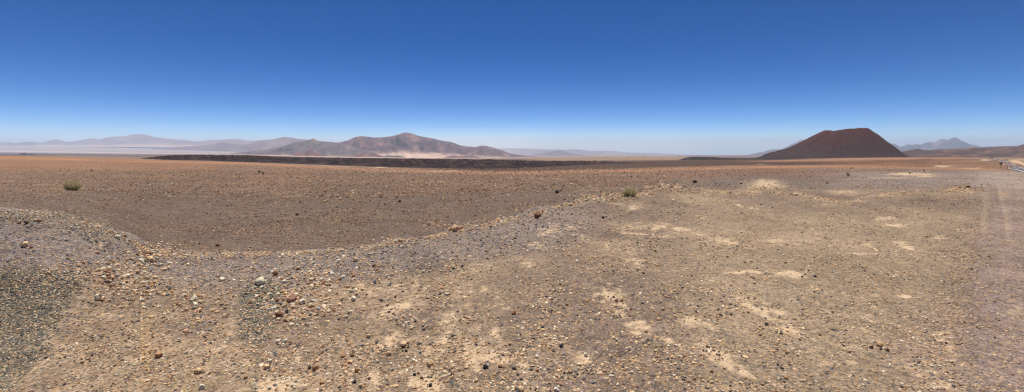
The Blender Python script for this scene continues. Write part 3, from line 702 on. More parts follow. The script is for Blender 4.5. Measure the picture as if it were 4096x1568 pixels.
# gravel of the bank crest and of the lane
stones_mesh('gravel', px[k2], row[k2], power(k2.sum(), lo[k2], 12), ['lilac', 'slate', 'grey', 'dark', 'pale', 'tan', 'pink'], [26, 16, 16, 10, 14, 18, 6], M_PEB,
  'lilac-grey gravel mixed with pale stones along the crest of the bank', 'gravel')
pxd, rowd = candidates(60000, -150, 1200, 840, 1600)
s, far, dk, bank, lane = info(pxd, rowd)
k3 = (far < .5) & (dk > .25) & (RNG.random(len(pxd)) < dk * np.clip(.9 + .4 * fbm(pxd / 70, rowd / 50, 2, 511), 0, 1))
stones_mesh('gravel', pxd[k3], rowd[k3], power(k3.sum(), 5.5, 13, 2.6), ['green', 'slate', 'grey', 'tan', 'dark', 'pale', 'pink', 'brown', 'ochre'], [24, 12, 18, 14, 9, 9, 4, 6, 6], M_PEB,
  'dense dark grey-green angular gravel heaped on the ground at the left', 'gravel', flat=(.3, .6))
# rubble of the flat beyond the bank
px, row = candidates(140000, -150, 4250, 655, 1010)
s, far, dk, bank, lane = info(px, row)
nn = fbm(px / 300, row / 45, 3, 77)
t_or = np.interp(px, [0, 300, 700, 1000, 1500, 2000, 2300, 2700, 3100, 3600, 4096], [805, 778, 772, 788, 800, 775, 765, 722, 704, 672, 650])
dens = np.where(row < t_or + 20 * nn, .95, .22 + .75 * np.clip(nn * 2 + .1, 0, 1)) * np.interp(px, [2300, 2900], [1, .7])
k4 = (far > .5) & (RNG.random(len(px)) < dens) & (RNG.random(len(px)) < sstep(655, 690, row))
lo = np.interp(row, [655, 700, 800, 1000], [2.2, 2.7, 3.4, 3.4])
stones_mesh('rubble', px[k4], row[k4], power(k4.sum(), lo[k4], np.interp(row[k4], [655, 760, 1000], [4, 9, 10]), 3.2), ['rust', 'ochre', 'tan', 'brown', 'umber', 'dark', 'pale'], [28, 18, 14, 14, 13, 10, 4], M_PEB,
  'rust-orange stony rubble strewn over the flat beyond the bank', 'rubble', flat=(.5, .9))

# little heaps and strewn bands of broken stone
HEAPS = [(2390,790,55,14,260,4,11),(2450,798,45,10,120,4,9),(2660,748,50,11,240,4,10),(2610,758,28,7,120,4,10),(2760,762,60,7,150,3,8),(1900,902,90,9,200,3.5,9),(1825,918,22,7,60,4,10),(2010,880,60,8,140,3.5,9),
  (1590,962,50,4,60,4,9),(1500,985,160,5,120,3,7),(1050,1012,260,6,260,3.5,9),(700,1012,80,8,140,4,10),(620,1000,40,14,110,5,14),(560,1040,55,30,190,6,19),(480,1110,95,45,330,6,20),(560,1160,80,30,170,6,19),(760,1195,100,45,250,6,19),(1240,1150,130,55,330,6,19),(1200,1240,90,50,240,6,18),(1050,1080,160,30,160,5,14),
  (1400,1110,150,50,220,4,10),(280,1080,90,35,200,5,12),(150,865,110,14,200,4,9),(330,890,60,18,130,4,9),(2150,860,45,10,120,3,8),(2060,985,80,30,150,4,9),(3060,752,55,9,150,2.5,6),(3600,775,150,4,90,3,6),(3860,752,45,8,130,3,8),(3790,790,60,18,120,3,7),
  (3690,1020,120,14,150,4,9),(3820,1080,30,60,170,4,10),(3800,1250,45,70,260,4,11),(3760,1420,70,70,300,5,13),(3640,1330,120,60,260,4,11),(550,1300,160,60,420,5,12),(700,1430,180,70,460,5,13),(420,1440,140,70,380,5,12),(1350,1460,150,60,330,5,13),(1650,1470,180,60,330,4,12),(2150,1500,160,50,300,4,12),(1100,1400,110,50,240,5,12),(1900,1400,140,70,240,4,10),(2600,1480,200,50,260,4,10)]
hx, hy, hs_ = [], [], []
for (a, b, sx, sy_, n, lo_, hi_) in HEAPS:
    hx.append(RNG.normal(a, sx, n)); hy.append(RNG.normal(b, sy_, n)); hs_.append(power(n, lo_, hi_, 1.6))
for (x0_, x1_, n_, dn, lo_) in ((380, 2300, 1100, 9, 4), (0, 620, 420, 12, 4.5), (620, 1500, 420, 30, 4), (2300, 3950, 600, 8, 3.2)):   # stones spilled along the lip
    ex_ = RNG.uniform(x0_, x1_, n_); ex_ = np.where(fbm(ex_ / 90, ex_ * 0, 3, 161) > -.12, ex_, RNG.uniform(x0_, x1_, n_))
    hx.append(ex_); hy.append(edge_at(ex_)[0] + 1 + np.abs(RNG.normal(0, dn, n_))); hs_.append(power(n_, lo_, 11, 2.0))
hx, hy, hs_ = map(np.concatenate, (hx, hy, hs_)); k5 = hy < 1600
stones_mesh('rubble', hx[k5], hy[k5], hs_[k5], ['tan', 'ochre', 'pale', 'brown', 'pink', 'white', 'grey', 'slate', 'umber'], [26, 22, 20, 9, 8, 4, 4, 4, 3], M_PEB,
  'tan and cream broken stone in loose heaps and bands on the bank and flat', 'rubble', big=True, flat=(.55, .9))
# ------------------------------------------------------------------ single stones
def stone_mat(name, c):
    m, nt, b = new_mat(name); q = NB(nt); p = q.pos()
    t = q.tex('noise', p, 55.0, Detail=6.0, Roughness=.7); t2 = q.tex('noise', p, 14.0, Detail=3.0)
    v = q.tex('voronoi', p, 90.0)
    cc = q.mix(np.array(c) * .85, np.minimum(np.array(c) * 1.5, .88), q.rng(t.outputs['Fac'], .32, .66, 0, 1))
    cc = q.mul(cc, q.rng(t2.outputs['Fac'], .3, .7, .82, 1.15))
    q.L.new(cc, b.inputs['Base Color'])
    bm = q.n('ShaderNodeBump'); bm.inputs['Strength'].default_value = .8; bm.inputs['Distance'].default_value = .012
    q.L.new(q.math('ADD', t.outputs['Fac'], q.math('MULTIPLY', v.outputs['Distance'], .5)), bm.inputs['Height']); q.L.new(bm.outputs[0], b.inputs['Normal'])
    return m
SM = {k: stone_mat(k + '_stone', v) for k, v in PAL.items()}
def perlin3(p, s):
    return (perlin(p[:, 0], p[:, 1], s) + perlin(p[:, 1] + 7, p[:, 2], s + 1) + perlin(p[:, 2] + 3, p[:, 0] - 5, s + 2)) / 1.8
def stone(px, row, w, colr, form='r', label=None, group=None, hr=None):
    """form: r rounded, a angular, f flat slab, l lumpy"""
    P = locate(px, row)[0]; Y = P[1]
    W = w * Y / FPX * .5 / math.sqrt(1 + ((px - CX) / FPX) ** 2)
    seed = int(px * 7 + row * 13) % 100000
    rg = np.random.default_rng(seed)
    B, F = ICO3; V = B.copy()
    ncut, lo, hi = {'r': (7, .74, 1.0), 'a': (11, .5, .85), 'f': (9, .6, .9), 'l': (6, .7, 1.0)}[form]
    for _ in range(ncut):
        nrm = rg.normal(size=3); nrm /= np.linalg.norm(nrm); d = rg.uniform(lo, hi)
        e = V @ nrm - d; m = e > 0
        V[m] -= nrm[None] * (e[m, None]) * .92
    am = {'r': .07, 'a': .05, 'f': .04, 'l': .2}[form]
    V *= (1 + am * perlin3(B * 1.8 + seed % 97, seed) + am * .5 * perlin3(B * 4.5 + seed % 89, seed + 5) + .25 * am * perlin3(B * 11, seed + 8))[:, None]
    V /= np.abs(V).max(0)
    h = hr or {'r': .95, 'a': .98, 'f': .36, 'l': .9}[form] * rg.uniform(.85, 1.1)
    V *= np.array([W, W * rg.uniform(.75, 1.0), W * h])
    a = rg.uniform(-.45, .45) + (0 if form != 'f' else rg.uniform(-.4, .4)); tl = rg.normal(0, .12)
    ca, sa = math.cos(a), math.sin(a)
    x, y, z = V.T
    ct, st_ = math.cos(tl), math.sin(tl); x, z = x * ct - z * st_, x * st_ + z * ct
    V = np.stack([x * ca - y * sa, x * sa + y * ca, z], 1)
    V[:, 2] -= V[:, 2].min()
    o = mesh_np('stone', V, F, SM[colr], smooth=(form in 'rl'))
    o.location = (P[0], P[1], P[2] - .16 * V[:, 2].max())
    tag(o, label, 'stone', group)
    return o

CN = {'tan': 'tan', 'pale': 'pale cream', 'ochre': 'ochre', 'brown': 'brown', 'red': 'reddish', 'pink': 'pinkish', 'dark': 'dark grey', 'slate': 'blue-grey', 'green': 'grey-green', 'white': 'whitish', 'lilac': 'lilac-grey', 'rust': 'rust', 'umber': 'dark brown', 'grey': 'grey'}
FN = {'r': 'rounded', 'a': 'angular', 'f': 'flat', 'l': 'lumpy'}
def zone(px, row):
    if row < 700 + 130 and px > 3500: return 'on the pale hummock near the lane at the right'
    e = float(np.interp(px, EX, ER))
    if row < e - 4: return 'on the open stony flat beyond the bank'
    if px < 650 and row < 1060: return 'on the grey gravel heap at the upper left'
    if px < 700 and row < 1215: return 'among the stones strewn below the gravel heap'
    if px < 1000 and row < 1300: return 'strewn left of the tongue of dark gravel'
    if px < 1000: return 'on the tan gravel in the lower left corner'
    if 1000 <= px < 1340 and row < 1400: return 'around the tongue of dark gravel'
    if row < e + 130: return 'on the crest of the gravel bank'
    if px < 2080 and row >= 1300: return 'on the pale sandy ground at the lower middle'
    if px < 2080: return 'on the brown gravel slope below the bank crest'
    if px < 3080: return 'on the brown gravel right of the middle' if row < 1400 else 'near the bottom edge right of the middle'
    if px < 3640: return 'on the brown gravel at the lower right' if row > 1200 else 'on the wide gravel flat at the right'
    return 'beside the gravel lane along the right edge'

STONES = [ # px, row of its foot, width in photo pixels, colour, form, own label
 (470,955,29,'pale','r','big rounded cream stone on the shoulder of the grey gravel heap'),(500,947,18,'brown','r','brown stone right beside the big cream one on the heap shoulder'),
 (101,983,33,'tan','r','lone tan boulder-like stone on the smooth grey side of the heap'),(106,893,24,'umber','l','dark brown lump near the crest of the grey gravel heap'),(79,895,17,'umber','a','small dark brown stone left of the brown lump on the heap crest'),
 (143,886,21,'tan','r','tan stone touching a brown one just below the heap crest'),(159,887,21,'brown','r','brown stone touching a tan one just below the heap crest'),
 (315,1066,23,'ochre','r',None),(334,1054,18,'ochre','r',None),(568,986,17,'red','a','small reddish stone above the rock pile at the right end of the heap'),(592,1016,30,'brown','a','brown block at the top of the rock pile ending the heap'),
 (563,1056,42,'pale','a','largest pale jagged rock in the pile at the right end of the heap'),(601,1044,32,'tan','a','tan rock on the right side of the pale jagged rock'),(528,1040,18,'tan','r',None),(546,1092,24,'ochre','l','ochre lump just below the pale jagged rock'),
 (511,1109,27,'pale','r','pale stone below and left of the ochre lump'),(436,1078,22,'pale','r',None),(414,1116,23,'pale','r',None),(429,1128,23,'brown','l',None),(455,1117,17,'rust','a',None),(535,1132,18,'brown','r',None),
 (649,1008,19,'tan','r',None),(630,992,19,'ochre','l',None),(689,1013,14,'slate','a','small blue-grey chip at the foot of the bank right of the heap'),(871,985,20,'umber','r','lone dark brown stone on the bare dark flat beyond the bank'),
 (889,1122,23,'pale','a',None),(130,1035,15,'pale','r',None),(125,990,14,'red','r',None),(194,1096,28,'ochre','l','wide ochre lump at the lower edge of the grey heap'),(143,856,16,'slate','f',None),(801,1036,12,'slate','f',None),
 (387,1198,32,'pale','a','pale sharp-edged block with a brown stone at its right foot'),(407,1203,22,'brown','a','brown stone at the right foot of the pale sharp-edged block'),(560,1202,24,'pale','a','pale upright block with a shadowed side, below the scattered stones'),
 (667,1180,22,'slate','f','blue-grey slate piece lying alone among tan stones'),(440,1147,22,'rust','r',None),(590,1172,21,'ochre','l',None),(473,1158,17,'tan','r',None),(568,1163,14,'slate','r',None),(605,1274,24,'tan','r','egg-shaped tan stone on the tan gravel'),
 (777,1200,26,'pale','l',None),(766,1206,18,'pale','r',None),(781,1214,20,'pale','f',None),(744,1187,18,'tan','r',None),(790,1282,20,'tan','r',None),(810,1333,15,'white','r','small whitish stone left of the dark gravel tongue'),
 (744,1333,28,'pink','l','pinkish half-buried lump left of the dark gravel tongue'),(634,1428,35,'brown','a','brownish flat-faced block casting a shadow on the tan gravel'),(792,1492,34,'tan','l','pitted tan cobble in the lower left, above a paler one'),(806,1556,31,'pale','r','pale smooth cobble at the bottom edge below the pitted one'),
 (971,1495,18,'ochre','l',None),(983,1514,18,'brown','r',None),(330,1453,14,'umber','r',None),(612,1351,14,'umber','r',None),(343,1339,14,'brown','l',None),(229,1454,14,'slate','f',None),(123,1562,21,'pink','f','flat pinkish stone in the gravel at the bottom left corner'),(418,1474,18,'tan','r',None),
 (746,1243,18,'tan','r',None),(898,1265,18,'tan','l',None),(718,1220,15,'ochre','r',None),(801,1248,12,'umber','r',None),
 (1039,1138,47,'pale','r','largest cream boulder, on top of the tongue of dark gravel'),(1191,1079,21,'ochre','a',None),(1101,1100,28,'umber','l','dark brown crumbly rock above and right of the cream boulder'),(1422,1044,18,'tan','r','tan stone alone on the grey bank slope'),(1136,1130,19,'pale','r',None),
 (1284,1124,16,'pale','r',None),(1293,1133,20,'brown','a',None),(1246,1123,18,'tan','r',None),(1548,1102,16,'white','f',None),(1694,1090,13,'pale','r',None),(1530,957,12,'white','r','small whitish stone just over the bank crest'),(1583,970,16,'pale','r',None),(1601,966,20,'ochre','l',None),
 (1821,926,32,'ochre','a','biggest ochre chunk of the little rock pile on the bank crest'),(1843,921,19,'brown','a','brown chunk at the right of the little rock pile on the bank crest'),(1800,922,16,'ochre','a','small ochre chunk at the left of the little rock pile on the bank crest'),(1297,811,13,'tan','a',None),(1599,808,12,'dark','r',None),(1189,862,13,'dark','r',None),
 (1163,1203,50,'pink','a','large pinkish slab with a rough face beside the dark gravel tongue'),(1209,1214,28,'pale','l','pale lump right of the pinkish slab'),(1240,1229,24,'tan','l','tan stone with a flat top, right of the pale lump'),(1116,1268,38,'umber','l','large brown crusty rock half over the dark gravel tongue'),(1147,1252,21,'dark','a','purplish dark stone right beside the brown crusty rock'),
 (1169,1234,19,'ochre','r',None),(1154,1284,24,'tan','l',None),(1310,1236,17,'tan','l',None),(1400,1256,22,'pale','a',None),(1414,1203,23,'pale','r','pale rounded stone between the bank slope and the sandy ground'),(1112,1373,27,'white','r','whitish stone at the lower tip of the dark gravel tongue'),(1141,1369,19,'pale','r',None),
 (1066,1474,25,'tan','r','tan stone leaning against a paler one at the lower left'),(1079,1448,22,'pale','l','pale lumpy stone just above a tan one at the lower left'),(1614,1384,29,'tan','r','tan pear-shaped cobble on the sandy ground'),(1646,1317,14,'tan','a',None),(1625,1407,13,'dark','r',None),(1262,1478,32,'brown','l','brown knobbly cobble with a dark pebble at its left'),(1238,1475,15,'dark','r','dark pebble touching the left of the brown knobbly cobble'),
 (1372,1428,19,'brown','l',None),(1409,1425,18,'umber','l',None),(1400,1455,18,'brown','l',None),(1429,1486,23,'brown','l',None),(1288,1540,24,'brown','l','brown crusty cobble near the bottom edge'),(1418,1532,18,'dark','r',None),(1722,1463,29,'ochre','r','ochre half-sunk cobble on the pale sand'),(1583,1546,32,'ochre','f','broad flat ochre stone near the bottom edge'),
 (1942,1472,24,'dark','l','dark pitted stone at the edge of the largest pale sand patch'),(2001,1468,21,'brown','l',None),(1658,1501,14,'dark','r',None),(1722,1544,15,'dark','r',None),(1762,1154,27,'brown','f','long brown stone on the slope below the bank crest'),(1550,1221,14,'tan','r',None),(2012,1522,17,'tan','a',None),(1905,1525,19,'tan','l',None),(1872,1294,13,'tan','r',None),
 (1438,1440,18,'tan','l',None),(1555,1420,22,'ochre','l',None),(1473,1349,21,'ochre','l',None),(1442,1546,18,'tan','r',None),(1105,1560,14,'brown','r',None),
 (2228,773,16,'dark','r','lone black stone on the flat just beyond the bank'),(2486,864,13,'ochre','a','small ochre block on the gravel below the large shrub'),(2411,873,12,'dark','r','small black stone left of the ochre block'),(2151,871,32,'umber','l','dark brown clod sunk in the crest of the gravel bank'),(2233,855,11,'tan','r',None),(2281,823,15,'tan','l',None),(2693,800,14,'white','f','whitish stone below the left rubble mound'),(2383,794,16,'ochre','a',None),(2638,752,13,'brown','a',None),(2965,736,10,'dark','r','small black stone beyond the bank left of the sand mound'),
 (2466,1206,15,'umber','a',None),(2486,1206,16,'brown','a',None),(2268,1222,12,'brown','r',None),(2653,1240,17,'pink','r','pinkish stone alone on brown gravel near a forked twig'),(2055,1257,18,'red','a',None),(2244,1387,19,'slate','a','blue-grey stone on a pale streak at the lower middle'),(2281,1490,21,'ochre','a',None),(2125,1481,17,'dark','f',None),(2149,1485,15,'brown','r',None),(2195,1481,11,'slate','r',None),(2147,1430,15,'pale','r',None),
 (2083,1565,24,'tan','r',None),(2226,1565,22,'white','a','whitish angular stone at the bottom edge'),(2343,1424,18,'pale','l',None),(2585,1330,15,'brown','l',None),(3067,1301,19,'dark','a','dark blocky stone at the left tip of a pale sand streak'),(2981,1430,25,'tan','f','flat tan stone beside the brightest sand streak'),(2847,1489,15,'brown','r',None),(2871,1261,14,'brown','r',None),(2964,1532,20,'tan','f',None),(2994,1252,13,'brown','l',None),
 (3871,750,20,'umber','l','larger dark brown clod on top of the pale hummock'),(3838,753,13,'brown','l','smaller brown clod left of the larger one on the pale hummock'),(3776,1029,19,'white','f','whitish flat stone beside the lane edge'),(3812,1031,15,'dark','f',None),(3772,1004,13,'dark','f',None),(3706,949,13,'brown','r',None),(3660,847,11,'white','f',None),(3886,1079,11,'dark','r',None),(3142,1053,12,'brown','r',None),(3261,1107,14,'dark','l',None),(3209,1109,11,'dark','r',None),
 (3519,1385,32,'ochre','r','tan boulder in the middle of a small cluster at the lower right'),(3487,1392,19,'umber','a','dark stone at the left of the small cluster at the lower right'),(3550,1402,18,'umber','l','dark brown stone below right of the tan boulder in the cluster'),(3563,1382,20,'brown','f','brown flat stone at the right of the small cluster'),(3485,1415,16,'white','a','whitish stone just below the small cluster at the lower right'),(3522,1399,14,'slate','r','blue-grey pebble in front of the tan boulder in the cluster'),
 (3673,1196,13,'pale','r',None),(3145,1515,19,'brown','r',None),(3159,1460,14,'brown','r',None),(3724,1494,20,'slate','f',None),(3739,1515,15,'pale','a',None),(3726,1554,26,'lilac','f','lilac-grey slab near the bottom edge beside the lane'),(3814,1542,22,'slate','f','blue-grey slab at the foot of the lane edge'),(3842,1548,19,'umber','a','dark brown stone right of the blue-grey slab'),(3806,1450,17,'tan','a',None),(3688,1556,16,'tan','a',None),
 (4049,1501,17,'brown','r',None),(3834,1325,13,'ochre','l',None),(3858,1292,15,'brown','l',None),(3979,1208,14,'brown','l',None),(3785,1375,13,'dark','r',None),(3690,1390,13,'dark','f',None),(4075,1455,14,'tan','r',None),
]
for (x, y, w, cc, fm, lb) in STONES:
    z = zone(x, y)
    stone(x, y, w, cc, fm, lb or f'small {FN[fm]} {CN[cc]} stone {z}', 'loose stones ' + z)

# ------------------------------------------------------------------ sticks and slats
def tube(pts, radii, seg=5):
    pts = np.array(pts, float); n = len(pts); V = []
    for i in range(n):
        d = pts[min(i + 1, n - 1)] - pts[max(i - 1, 0)]; d /= np.linalg.norm(d) + 1e-9
        u = np.cross(d, (.3, .2, 1)); u /= np.linalg.norm(u) + 1e-9; w = np.cross(d, u)
        for k in range(seg):
            a = 2 * math.pi * k / seg; V.append(pts[i] + radii[i] * (math.cos(a) * u + math.sin(a) * w))
    i = np.arange(n * seg).reshape(n, seg); i = np.concatenate([i, i[:, :1]], 1)
    F = np.stack([i[:-1, :-1], i[:-1, 1:], i[1:, 1:], i[1:, :-1]], -1).reshape(-1, 4)
    return np.array(V), F
def joined(parts):
    Vs, Fs, n = [], [], 0
    for v, f in parts: Vs.append(v); Fs.append(f + n); n += len(v)
    return np.concatenate(Vs), np.concatenate(Fs)
def on_ground(pxs, lift=.006):
    P = locate([p[0] for p in pxs], [p[1] for p in pxs]); P[:, 2] += lift; return P
M_STICK = plain('dry_twig_wood', A(196, 168, 130), .2, 40)
M_SLATE = plain('dark_slat', A(92, 92, 98), .15, 40)
def stick(paths, r, label, mat, name='twig', cat='twig'):
    ps = []
    for p in paths:
        q = on_ground(p, r * 1.3); ps.append(tube(q, np.linspace(r, r * .5, len(q))))
    V, F = joined(ps); o = mesh_np(name, V, F, mat, smooth=True)
    tag(o, label, cat)
stick([[(2531,1274), (2540,1263), (2552,1256), (2572,1249)], [(2540,1263), (2556,1253), (2577,1244)]], .004, 'pale dry forked twig lying on brown gravel at the lower middle right', M_STICK)
stick([[(3818,1376), (3830,1380), (3842,1377), (3850,1370)]], .0055, 'pale curled dry twig on the stony strip beside the lane', M_STICK)
stick([[(2806,1288), (2812,1276), (2806,1262)], [(2812,1276), (2818,1263)]], .003, 'thin dry sprig beside a small pale sand patch right of the middle', M_STICK)
def slat(px, row, w, ang, label):
    P = locate(px, row)[0]; L = w * P[1] / FPX
    hl, hw, hh = L / 2, L * .07, L * .03
    V = []
    for sx, e in ((-1, .75), (-.55, 1), (.6, .95), (1, .5)):
        V += [(sx * hl, -hw * e, 0), (sx * hl, hw * e, 0), (sx * hl, hw * e, hh * e), (sx * hl, -hw * e, hh * e)]
    F = [(0, 1, 2, 3), (15, 14, 13, 12)]
    for k in range(3):
        b = 4 * k
        for j in range(4): F.append((b + j, b + (j + 1) % 4, b + 4 + (j + 1) % 4, b + 4 + j)[::-1])
    o = mesh_np('slate_shard', np.array(V), np.array(F), M_SLATE); o.location = (P[0], P[1], P[2] + .004); o.rotation_euler = (0, .02, ang)
    tag(o, label, 'slate shard')
slat(3977, 940, 27, -.25, 'long dark slate shard lying flat on the lane')
slat(3896, 776, 18, .1, 'short dark slate shard on the ground just below the pale hummock')
slat(3352, 853, 12, .1, 'tiny dark shard on the wide gravel flat at the right')
slat(3781, 752, 12, .05, 'small dark shard lying on bare ground left of the pale hummock')

# ------------------------------------------------------------------ desert shrubs
def shrub(px, row, w, h, label, n, cols, group=None, thick=.9, lean=.75):
    P = locate(px, row)[0]; k = P[1] / FPX; R = w * k / 2; H = h * k
    rg = np.random.default_rng(int(px))
    parts, cc = [], []
    for i in range(n):
        a = rg.uniform(0, 2 * math.pi); q = math.sqrt(rg.random())
        hh = H * rg.uniform(.5, 1.3) * (1 - .35 * q * q); r1 = R * q * rg.uniform(.8, 1.15)
        b = np.array([math.cos(a) * R * .42 * q, math.sin(a) * R * .42 * q, -.01])
        t = np.array([math.cos(a) * r1, math.sin(a) * r1, hh])
        m = (b + t) / 2 + np.array([math.cos(a), math.sin(a), -.1]) * R * .12 * lean + rg.normal(0, .03 * R, 3)
        t = t + rg.normal(0, .06 * R, 3)
        rad = thick * k * rg.uniform(.6, 1.1)
        parts.append(tube([b, m, t], [rad, rad * .8, rad * .35], 3))
        cc.append(np.repeat((cols[rg.integers(len(cols))] * rg.uniform(.7, 1.25))[None], len(parts[-1][0]), 0))
        for j in range(2):                               # side sprigs
            s0 = b * .35 + m * .65 if j else m * .5 + t * .5
            s1 = s0 + np.array([rg.normal(0, .16 * R), rg.normal(0, .16 * R), H * rg.uniform(.1, .24)])
            parts.append(tube([s0, s1], [rad * .7, rad * .3], 3)); cc.append(np.repeat((cols[rg.integers(len(cols))] * rg.uniform(.8, 1.3))[None], len(parts[-1][0]), 0))
    for i in range(n * 6):                               # dry leaflets and seed heads
        a = rg.uniform(0, 2 * math.pi); q = math.sqrt(rg.random()); hh = H * (.2 + .85 * rg.random()) * (1 - .3 * q * q)
        wr = R * (.45 + .6 * hh / H) * q
        c0 = np.array([math.cos(a) * wr, math.sin(a) * wr, hh]); d1 = rg.normal(size=3) * (1, 1, .5); d1 /= np.linalg.norm(d1); d2 = np.cross(d1, rg.normal(size=3)); d2 /= np.linalg.norm(d2)
        q_ = 1.5 * k * thick * rg.uniform(.7, 1.3)
        parts.append((np.array([c0 - d1 * q_, c0 + d2 * q_ * .45, c0 + d1 * q_, c0 - d2 * q_ * .45]), np.array([(0, 1, 2, 3)])))
        cc.append(np.repeat((cols[rg.integers(len(cols))] * rg.uniform(.8, 1.25))[None], 4, 0))
    V, F = joined(parts)
    e = empty('desert_shrub', tuple(P)); tag(e, label, 'shrub', group)
    nst = len(parts)
    o = mesh_np('stems', V, F, M_STEM, parent=e, cols=np.concatenate(cc))
    # woody clump at the root
    B, Fc = ICO1; Vc = B * np.array([R * .3, R * .3, H * .12]) * (1 + .3 * (rg.random((len(B), 1)) - .5)); Vc[:, 2] += H * .05
    mesh_np('root_clump', Vc, Fc, M_ROOT, parent=e)
M_STEM = tinted('dry_stems', (25,), .2)
def translucent(m, f):
    nt = m.node_tree; b = nt.nodes['Principled BSDF']; out = nt.nodes['Material Output']
    t = nt.nodes.new('ShaderNodeBsdfTranslucent'); mx = nt.nodes.new('ShaderNodeMixShader'); mx.inputs[0].default_value = f
    nt.links.new(b.inputs['Base Color'].links[0].from_socket, t.inputs[0])
    nt.links.new(b.outputs[0], mx.inputs[1]); nt.links.new(t.outputs[0], mx.inputs[2]); nt.links.new(mx.outputs[0], out.inputs['Surface'])
translucent(M_STEM, .45)
M_ROOT = plain('root_wood', A(150, 130, 96), .25, 30)
STR = [np.array(c) for c in ((.74, .64, .40), (.66, .56, .34), (.58, .49, .30), (.78, .70, .48))]
OLV = [np.array(c) for c in ((.64, .59, .35), (.72, .62, .38), (.54, .49, .29), (.76, .67, .45))]
DRK = [np.array(c) for c in ((.50, .40, .26), (.40, .31, .20), (.58, .47, .31))]
shrub(290, 761, 62, 40, 'straw-yellow bushy shrub standing alone on the flat at the left', 170, STR)
shrub(2519, 786, 66, 38, 'olive and straw shrub behind the rubble on the bank crest', 170, OLV, lean=.3)
G = 'small distant shrubs'
for a in [(1037,690,11,12,'small round shrub, left of a close pair on the orange flat',60,OLV),(1053,696,12,12,'small round shrub, right of a close pair on the orange flat',60,OLV),
          (1427,690,13,7,'low pale tuft on the far orange flat below the central mountain',50,STR),(3392,705,13,18,'thin dark upright shrub on the flat below the scoria cone',22,DRK),(3639,694,10,9,'small straw tuft beside the pale strip at the right',40,STR),
          (3308,735,11,10,'small straw tuft just beyond the sand mound',40,STR),(3404,676,6,8,'tiny sprig on the orange strip below the cone',24,STR),(3697,687,7,11,'tiny upright straw tuft above the pale strip at the right',24,STR),
          (368,685,9,9,'tiny dry tuft on the flat up-right of the large left shrub',30,STR),(790,685,9,6,'tiny tuft on the orange flat left of the pair of shrubs',30,OLV),(1533,700,10,6,'tiny olive tuft on the orange flat below the sand apron',30,OLV),(3759,655,3,7,'tiny thin dark sprig on the orange strip far to the right',10,DRK)]:
    shrub(*a[:4], a[4], a[5], a[6], G, thick=.6)
shrub(2779, 731, 24, 9, 'flattened black dead shrub on the flat beyond the left rubble mound', 60, [A(74, 66, 62), A(60, 54, 52)], thick=.7)

# ------------------------------------------------------------------ road
M_ASPH = plain('asphalt', A(112, 108, 112), .12, 2.0, .9)
M_PAINT = plain('road_paint', A(246, 240, 232), .04, 3.0, .7)
M_PATCH = plain('pale_concrete', A(226, 212, 196), .06, 2.0, .85)
LEFT = np.array([(4260,742),(4180,714),(4096,690),(4058,679),(4036,674.5),(4029,669.5),(4020,662.5),(4013,657),(4001,647.5),(3995,643),(3987,638.8),(3980.5,635.5),(3977.6,632.8)])
RIGHT = np.array([(4420,742),(4330,714),(4210,690),(4128,679),(4097,674.5),(4080,669.5),(4062,662.5),(4052,657),(4032,647.5),(4021,643),(4008,638.8),(3999,635.5),(3993,632.8)])
def ribbon(fr0, fr1, lift, i0=0.0, i1=1.0, n=160):
    s = np.linspace(i0, i1, n) * (len(LEFT) - 1)
    L = np.stack([np.interp(s, np.arange(len(LEFT)), LEFT[:, k]) for k in (0, 1)], 1); R = np.stack([np.interp(s, np.arange(len(RIGHT)), RIGHT[:, k]) for k in (0, 1)], 1)
    # world depth from a smooth road profile; both edges of a station share depth and height
    Yr = np.exp(np.interp(L[:, 1][::-1], ROADR[::-1], np.log(ROADY)[::-1]))[::-1]
    Yr = np.exp(np.interp(-L[:, 1], -ROADR, np.log(ROADY)))
    z = EYE - (L[:, 1] - HOR) * Yr / FPX + .10 + lift
    xl = (L[:, 0] - CX) / FPX * Yr; xr = (R[:, 0] - CX) / FPX * Yr
    a = xl + (xr - xl) * fr0; b = xl + (xr - xl) * fr1
    V = np.concatenate([np.stack([a, Yr, z], 1), np.stack([b, Yr, z], 1)])
    i = np.arange(n - 1); F = np.stack([i, i + n, i + n + 1, i + 1], 1)
    return V, F
ROADR = np.array([760, 742, 714, 702, 690, 679, 674.5, 669.5, 662.5, 657, 647.5, 643, 638.8, 635.5, 632.8, 631.])
ROADY = SY * np.array([40, 52, 84, 108, 150, 210, 246, 290, 370, 450, 640, 760, 930, 1120, 1380, 1600.])
# bed the road: level the ground under it
Vr, Fr = ribbon(-.35, 1.35, -.28, n=500)
road = empty('road', (0, 0, 0)); tag(road, 'straight two-lane asphalt road with white edge lines running away at the right edge', 'road', kind='structure')
V, F = ribbon(0, 1, 0.0)
base_, bF = ribbon(-.03, 1.03, -1.6)
nV = len(V)
skirt = []
for k in range(nV // 2 - 1):
    skirt += [(k + 1, k, nV + k, nV + k + 1), (nV // 2 + k, nV // 2 + k + 1, nV + nV // 2 + k + 1, nV + nV // 2 + k)]
mesh_np('carriageway', np.concatenate([V, base_]), np.concatenate([F, np.array(skirt)]), M_ASPH, parent=road)
V, F = ribbon(.0, .055, .02); mesh_np('edge_line', V, F, M_PAINT, parent=road)
V, F = ribbon(.945, 1.0, .02); mesh_np('edge_line', V, F, M_PAINT, parent=road)
dash = []
for k in range(15):
    a = .30 + k * .030; dash.append(ribbon(.475, .525, .02, a, a + .014, 4))
V, F = joined(dash); mesh_np('centre_line', V, F, M_PAINT, parent=road)
V, F = ribbon(.06, .47, .024, .475, .515, 4); mesh_np('painted_patch', V, F, M_PATCH, parent=road)
V, F = ribbon(.06, .94, .024, .742, .758, 4); mesh_np('cross_line', V, F, M_PATCH, parent=road)
# right shoulder bank of pale sand next to the road is part of the ground

